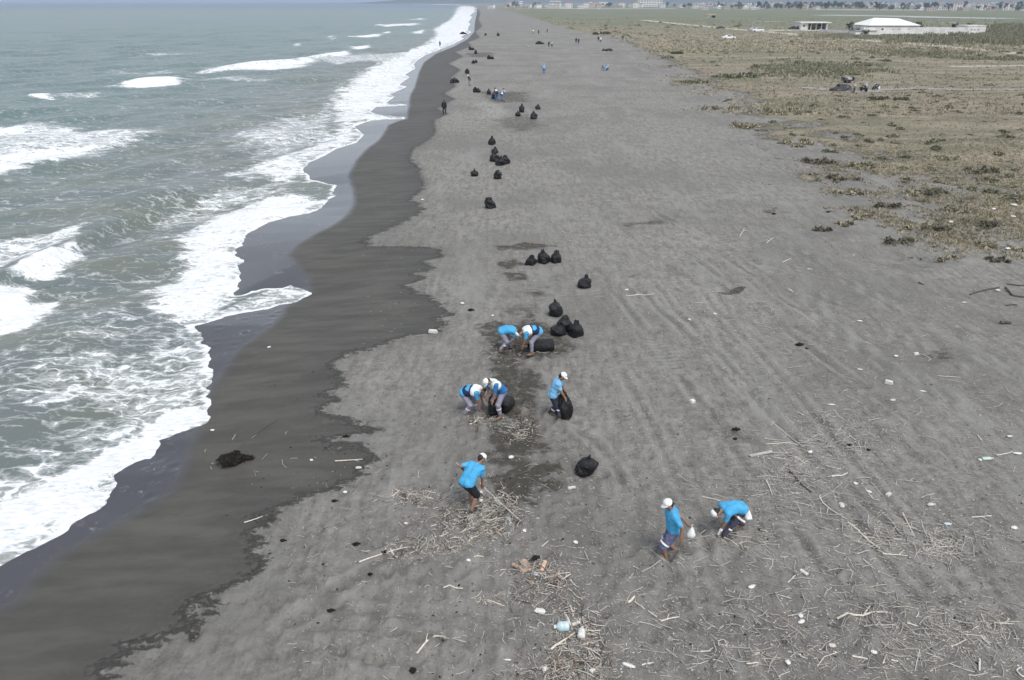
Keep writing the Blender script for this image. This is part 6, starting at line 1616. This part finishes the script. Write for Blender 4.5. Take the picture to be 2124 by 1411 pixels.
# cars
def car_meshes(L, Wd, Hh, kind):
    prof = {'sedan': [(-.5, .18), (-.5, .50), (-.46, .58), (-.30, .62), (-.16, .98), (.10, 1.0), (.26, .66), (.46, .56), (.5, .44), (.5, .18)],
            'suv': [(-.5, .2), (-.5, .62), (-.47, .95), (-.40, 1.0), (.12, 1.0), (.24, .66), (.46, .60), (.5, .48), (.5, .2)]}[kind]
    n = len(prof); V = []
    for yy, sc in ((-.5, 1), (-.46, 1.0), (.46, 1.0), (.5, 1)):
        for x, z in prof:
            t = max(0, (z - .55) / .45); inset = (1 - .18 * t) if abs(yy) == .5 else (1 - .15 * t)
            V.append((x * L * (0.985 if abs(yy) == .5 else 1), yy * Wd * inset, z * Hh))
    F = [(i * n + k, (i + 1) * n + k, (i + 1) * n + (k + 1) % n, i * n + (k + 1) % n) for i in range(3) for k in range(n)] + [tuple(range(n)), tuple(3 * n + k for k in range(n))[::-1]]
    return V, F
def car(px, py, rz, paint, kind, label, L=4.4, Wd=1.75, Hh=1.5):
    b = empty('parked_car', V3(px, py), rz); tag(b, label, 'car', 'cars parked in the meadow')
    V, F = car_meshes(L, Wd, Hh, kind); m = MB(); m.add(V, F); m.build('body', paint, b)
    x0, x1 = (-.13, .08) if kind == 'sedan' else (-.42, .1)
    for sd in (-1, 1):
        m = MB(); m.add([(x0 * L - .35, sd * Wd * .475, .66 * Hh), (x1 * L + .45, sd * Wd * .475, .66 * Hh), (x1 * L, sd * Wd * .432, .94 * Hh), (x0 * L, sd * Wd * .432, .94 * Hh)] , [(0, 1, 2, 3)])
        o = m.build('side_window', M_GLASS, b); o.location.y = sd * .012
        for xx in (-.31, .31):
            M = Matrix.Rotation(math.pi / 2, 4, 'X'); t = MB(); t.lathe([(.20, -.1), (.31, -.1), (.33, 0), (.31, .1), (.20, .1)], (xx * L, sd * Wd * .47, .32), 16, M=M); w = t.build('wheel', M_TYRE, b)
            t = MB(); t.lathe([(.19, -.11), (.19, .11)], (xx * L, sd * Wd * .47, .32), 10, M=M); t.build('rim', M_METAL, w)
        t = MB(); t.ellipsoid((L * .485, sd * Wd * .36, .47 * Hh), (.08, .16, .08), 8, 5); t.build('headlight', M_LAMP, b)
    m = MB(); z1 = .94 if kind == 'sedan' else .95
    m.add([(x1 * L + .62, -Wd * .38, .69 * Hh), (x1 * L + .62, Wd * .38, .69 * Hh), (x1 * L + .14, Wd * .36, z1 * Hh), (x1 * L + .14, -Wd * .36, z1 * Hh)], [(0, 1, 2, 3)]); o = m.build('windscreen', M_GLASS, b); o.location.x = .03
car(1511, 81, R(8), M_CARW, 'sedan', 'low white car parked alone on the dry meadow', 5.0, 1.8, 1.4)
car(1572, 66, R(170), M_CARW, 'suv', 'tall white car parked beside the dirt track', 4.9, 1.9, 1.95)
car(1562, 64, R(20), M_CARS, 'sedan', 'silver car partly behind the tall white one', 4.4, 1.8, 1.5)
car(1645, 61, R(5), M_CARD, 'sedan', 'dark car nearest the dirt track junction by the porch', 4.2, 1.75, 1.45)
car(1657, 61.5, R(185), M_CARD, 'suv', 'dark car parked against the white porch house', 4.6, 1.8, 1.7)
car(1494, 60, R(5), M_CARD, 'sedan', 'dark low car half hidden on the dirt track', 4.6, 1.75, 1.3)
# motorbikes and a cart by the grey track
def motorbike(px, py, rz, label, screen=M_METAL):
    b = empty('motorbike', V3(px, py), rz); tag(b, label, 'motorbike', 'motorbikes parked by the grey track')
    M = Matrix.Rotation(math.pi / 2, 4, 'X')
    for xx in (-.62, .62):
        t = MB(); t.lathe([(.22, -.07), (.31, -.06), (.33, 0), (.31, .06), (.22, .07)], (xx, 0, .33), 16, M=M); w = t.build('wheel', M_TYRE, b)
        t = MB(); t.lathe([(.2, -.03), (.2, .03)], (xx, 0, .33), 10, M=M); t.build('rim', M_METAL, w)
    t = MB(); t.tube([(-.62, 0, .35), (-.2, 0, .45), (.3, 0, .5), (.45, 0, .85)], [.07, .12, .12, .06], 8); t.ellipsoid((0, 0, .42), (.28, .16, .2), 10, 7); t.build('frame', M_CARD, b)
    t = MB(); t.ellipsoid((.18, 0, .80), (.30, .17, .14), 12, 7); t.build('fuel_tank', M_CARD, b, smooth=True)
    t = MB(); t.ellipsoid((-.32, 0, .80), (.38, .16, .08), 12, 6); t.build('seat', M_SHOE, b, smooth=True)
    t = MB(); t.tube([(.62, .05, .33), (.42, .05, .95)], .03, 6); t.tube([(.62, -.05, .33), (.42, -.05, .95)], .03, 6); t.build('fork', M_METAL, b)
    t = MB(); t.tube([(.28, -.38, 1.02), (.42, -.15, 1.0), (.42, .15, 1.0), (.28, .38, 1.02)], .022, 6); t.build('handlebar', M_METAL, b)
    t = MB(); t.ellipsoid((.50, 0, .92), (.09, .12, .11), 10, 6); t.build('headlight', M_LAMP, b)
    t = MB(); t.add([(.52, -.2, .98), (.52, .2, .98), (.38, .16, 1.38), (.38, -.16, 1.38)], [(0, 1, 2, 3)]); t.add([(.50, -.2, .98), (.50, .2, .98), (.36, .16, 1.38), (.36, -.16, 1.38)], [(3, 2, 1, 0)]); t.build('windscreen', screen, b)
motorbike(1771, 191, R(250), 'dark motorbike next to the black tarpaulin heap')
motorbike(1791, 190, R(280), 'middle motorbike of three on the grey track')
motorbike(1816, 187, R(215), 'motorbike with white load, farthest from the tarpaulin heap')
m = MB(); m.ellipsoid((0, 0, .2), (.28, .24, .26), 10, 7, noise=.2); o = m.build('white_sack', M_WHITEBAG, None, V3(1822, 186) + Vector((0, 0, .75))); o.location.z = float(V3(1822, 186).z) + .05; tag(o, 'small white sack by the last motorbike', 'bag')
b = V3(1744, 188); m = MB(); rr2 = random.Random(4); n = 18; V = []
for f, z in ((1.0, 0.0), (.97, .25), (.80, .55), (.5, .8), (.1, .85)):
    for k in range(n):
        t = 2 * math.pi * k / n; q = f * (1 + rr2.uniform(-.12, .12)); V.append((1.65 * q * math.cos(t) + (.3 if z > .5 else 0), .9 * q * math.sin(t), z * (1 + rr2.uniform(-.15, .15))))
m.add(V, [(i * n + k, i * n + (k + 1) % n, (i + 1) * n + (k + 1) % n, (i + 1) * n + k) for i in range(4) for k in range(n)] + [tuple(4 * n + k for k in range(n))])
o = m.build('tarpaulin_heap', M_CARD, None, b); tag(o, 'long black heap under a tarpaulin beside the motorbikes', 'heap')
m = MB(); m.ellipsoid((.9, -.2, .5), (.5, .4, .35), 10, 6, noise=.3); m.ellipsoid((-.5, -.1, .75), (.35, .3, .3), 10, 6, noise=.3); m.build('bulge', M_BAG, o)
b = empty('cart', V3(1757, 172), R(8)); b.scale = (1, 1, .75); tag(b, 'small dark cart with pale load behind the black heap', 'cart')
wallbox('bed', (0, 0, .6), (1.7, 1.1, .3), M_CARD, b); wallbox('load', (.15, 0, .95), (.8, .9, .4), M_CARS, b)
for k in (-1, 1): wallbox('side_board', (k * .85, 0, .95), (.12, 1.1, .6), M_CARD, b)
for sd in (-1, 1):
    t = MB(); t.lathe([(.18, -.06), (.3, -.06), (.3, .06), (.18, .06)], (0, sd * .62, .3), 14, M=Matrix.Rotation(math.pi / 2, 4, 'X')); t.build('wheel', M_TYRE, b)
t = MB(); t.tube([(-.8, 0, .6), (-1.3, 0, .95), (-1.35, 0, 1.2)], .05, 6); t.build('tow_bar', M_METAL, b)
c = V3(1789, 138); t = MB(); t.tube([c - c + Vector((-1.6, 0, .25)), Vector((0, .1, .3)), Vector((1.3, 0, .35)), Vector((1.7, 0, .5))], [.28, .30, .36, .42], 9); o = t.build('log', M_WOODD, None, c); tag(o, 'dark log lying in the meadow beyond the motorbikes', 'log')

# ------------------------------------------------------------------ distant town, trees and hills
HV = []
rh = random.Random(9)
for v in range(8):
    w, d, h = rh.uniform(9, 17), rh.uniform(8, 13), rh.choice((3.6, 6.5, 6.8, 9.5))
    wall = (M_WALLW, M_WALLC, M_WALLW, M_WALLP)[v % 4]; roof = (M_ROOFG, M_ROOFR, M_MEMB, M_ROOFG)[(v + v // 4) % 4]
    m = MB(); m.box((0, 0, h / 2), (w, d, h)); wm = m.mesh('house_wall', wall)
    m = MB()
    if roof is M_ROOFR: m.add([(-w / 2 - .5, -d / 2 - .5, h), (w / 2 + .5, -d / 2 - .5, h), (w / 2 + .5, d / 2 + .5, h), (-w / 2 - .5, d / 2 + .5, h), (-w / 2 + 2, 0, h + 2.2), (w / 2 - 2, 0, h + 2.2)], [(0, 1, 5, 4), (1, 2, 5), (2, 3, 4, 5), (3, 0, 4), (3, 2, 1, 0)])
    else: m.box((0, 0, h + .25), (w + .6, d + .6, .5)); m.box((w * .2, 0, h + 1.4), (3, 3, 1.8))
    rm_ = m.mesh('house_roof', roof); win = []
    for f in range(int(h // 3)):
        for k in range(4):
            m = MB(); m.box((w * ((k + .5) / 4 - .5), -d / 2 - .03, 3.1 * f + 1.7), (1.5, .12, 1.4)); win.append(m.mesh('house_window', M_DARK))
    HV.append((wm, rm_, win, ('white', 'cream', 'white', 'pinkish')[v % 4], 'red roofed' if roof is M_ROOFR else 'flat roofed', h))
TG = 'houses of the distant town'
def house(px, py, v, zn):
    wm, rm_, win, cn, rn, h = HV[v]
    e = empty('house', V3(px, py), rh.uniform(-.5, .5)); tag(e, f'{"low" if h < 4 else "taller"} {cn} {rn} house {zn}', 'house', TG)
    link_mesh('wall', wm, e); link_mesh('roof', rm_, e)
    for w_ in win: link_mesh('window', w_, e)
for zn, (x0, x1, y0, y1, n) in zip(['at the end of the beach', 'behind the long shore road', 'beyond the pale multi storey block', 'at the edge of the green fields', 'in the middle of the town', 'behind the long white field road', 'above the white hall', 'near the picture edge of the town', 'right under the hills'], [(1000,1130,12.5,18,14), (1120,1330,11,17.5,26), (1370,1460,12,18,10), (1440,1700,11,20,34), (1560,1760,9.5,15,26), (1740,1960,9,17,42), (1900,2124,10,22,52), (1960,2130,8.5,14,26), (1450,2124,7.5,9.5,34)]):
    for k in range(n): house(rh.uniform(x0, x1), y0 + (y1 - y0) * rh.random() ** 0.8, rh.randrange(8), zn)
def tree_variant(seed, hgt, rad, leaf):
    rr = random.Random(seed); t = MB(); t.tube([(0, 0, 0), (rad * .05, 0, hgt * .3), (-rad * .06, rad * .05, hgt * .62)], [.32, .24, .12], 7)
    for k in range(5):
        a = rr.uniform(0, 6.28); t.tube([(0, 0, hgt * rr.uniform(.25, .45)), (rad * .55 * math.cos(a), rad * .55 * math.sin(a), hgt * rr.uniform(.5, .75))], [.12, .05], 5)
    cl = [(rr.gauss(0, rad * .42), rr.gauss(0, rad * .42), hgt * rr.uniform(.35, .88), rad * rr.uniform(.3, .55)) for _ in range(9)]; c = MB()
    for k in range(330):
        x, y_, z, r = rr.choice(cl); d = Vector((rr.gauss(0, 1), rr.gauss(0, 1), rr.gauss(0, .8))).normalized() * r * rr.uniform(.4, 1.05); p = Vector((x, y_, z)) + d
        u = Vector((rr.uniform(-1, 1), rr.uniform(-1, 1), rr.uniform(-.6, .6))).normalized() * leaf * rr.uniform(.6, 1.4); w_ = u.cross(Vector((rr.uniform(-1, 1), rr.uniform(-1, 1), 1))).normalized() * leaf * .6
        c.add([p - u, p + w_, p + u, p - w_], [(0, 1, 2, 3)], rr.randrange(2))
    return t.mesh('trunk', M_BARK), c.mesh('crown', [M_TREE, M_SHRUBG])
TV = [tree_variant(1, 7, 3.4, .6), tree_variant(2, 9, 3.6, .65), tree_variant(3, 6, 4.2, .6), tree_variant(4, 11, 2.6, .6)]
TL = ['round dark tree ', 'tall bushy dark tree ', 'wide spreading dark tree ', 'slender upright dark tree ']
def tree(px, py, v, sc=1.0, label=None, group='trees of the distant town'):
    e = empty('tree', V3(px, py), rh.uniform(0, 6.28)); e.scale = (sc,) * 3; tag(e, label or TL[v], 'tree', group)
    link_mesh('trunk', TV[v][0], e); link_mesh('crown', TV[v][1], e)
for zn, (x0, x1, y0, y1, n) in zip(['among houses at the end of the beach', 'along the long shore road', 'by the pale multi storey block', 'at the edge of the green fields', 'at the head of the white field road', 'behind the white field road', 'among houses under the hills'], [(1030,1120,13,17,12), (1140,1330,11,16,16), (1380,1440,13,18,8), (1480,1720,14,21,60), (1700,1790,14,19.5,36), (1790,2124,13,23,84), (1500,2124,9,13,60)]):
    for k in range(n):
        v = rh.randrange(4); tree(rh.uniform(x0, x1), rh.uniform(y0, y1), v, rh.uniform(.7, 1.4), TL[v] + zn)
tree(1760, 71, 3, .5, 'small dark palm like tree before the short white wall', 'young trees by the compound'); tree(1777, 73, 2, .42, 'low dark tree touching the short white wall', 'young trees by the compound'); tree(1793, 75, 2, .40, 'lowest dark tree at the corner of the hall', 'young trees by the compound')
tree(1904, 60, 2, .55, 'round tree behind the hall roof', 'young trees by the compound'); tree(2010, 60, 0, .4, 'small tree behind the white end block', 'young trees by the compound')
t = NT('hill_slopes'); v = t.coord(); t.set(Base_Color=t.mix(t.ramp(t.noise(v, .004, 6, .65), .35, .65), (0.035, 0.055, 0.05), (0.085, 0.09, 0.075)), Roughness=.95); M_HILL = t.m
gx = np.linspace(-1100, 9500, 160); gy = np.linspace(0, 1, 9); V, F = [], []
for j, f in enumerate(gy):
    for x in gx:
        yy = 5200 + max(0, (x - 2500)) * -.18 + 2600 * f
        top = (60 + 40 * fbm(np.array([x / 900]), np.array([3.1 + f]), 5, 4)[0] * 2) * min(1, max(0, (x + 1050) / 1500)) ** .7 * (1 if x < 8500 else (9500 - x) / 1000)
        V.append((x, yy, top * math.sin(f * math.pi) ** .8 * (.75 + .5 * float(fbm(np.array([x / 300]), np.array([f * 4]), 8, 3)[0])) - .5))
for j in range(8):
    for i in range(159): F.append((j * 160 + i, j * 160 + i + 1, (j + 1) * 160 + i + 1, (j + 1) * 160 + i))
tag(link_mesh('hills', mesh_from('hills', np.array(V), F, M_HILL, True)), kind='structure')

# ------------------------------------------------------------------ air
hz = bpy.data.materials.new('haze_air'); hz.use_nodes = True; nn = hz.node_tree.nodes; nn.clear()
ho = nn.new('ShaderNodeOutputMaterial'); pv = nn.new('ShaderNodeVolumePrincipled')
pv.inputs['Color'].default_value = (0.66, 0.79, 1.0, 1); pv.inputs['Density'].default_value = 0.00015; pv.inputs['Anisotropy'].default_value = 0.0
hz.node_tree.links.new(pv.outputs[0], ho.inputs['Volume'])
m = MB(); m.box((0, 0, 97), (66000, 66000, 210)); tag(m.build('haze', hz), kind='stuff')
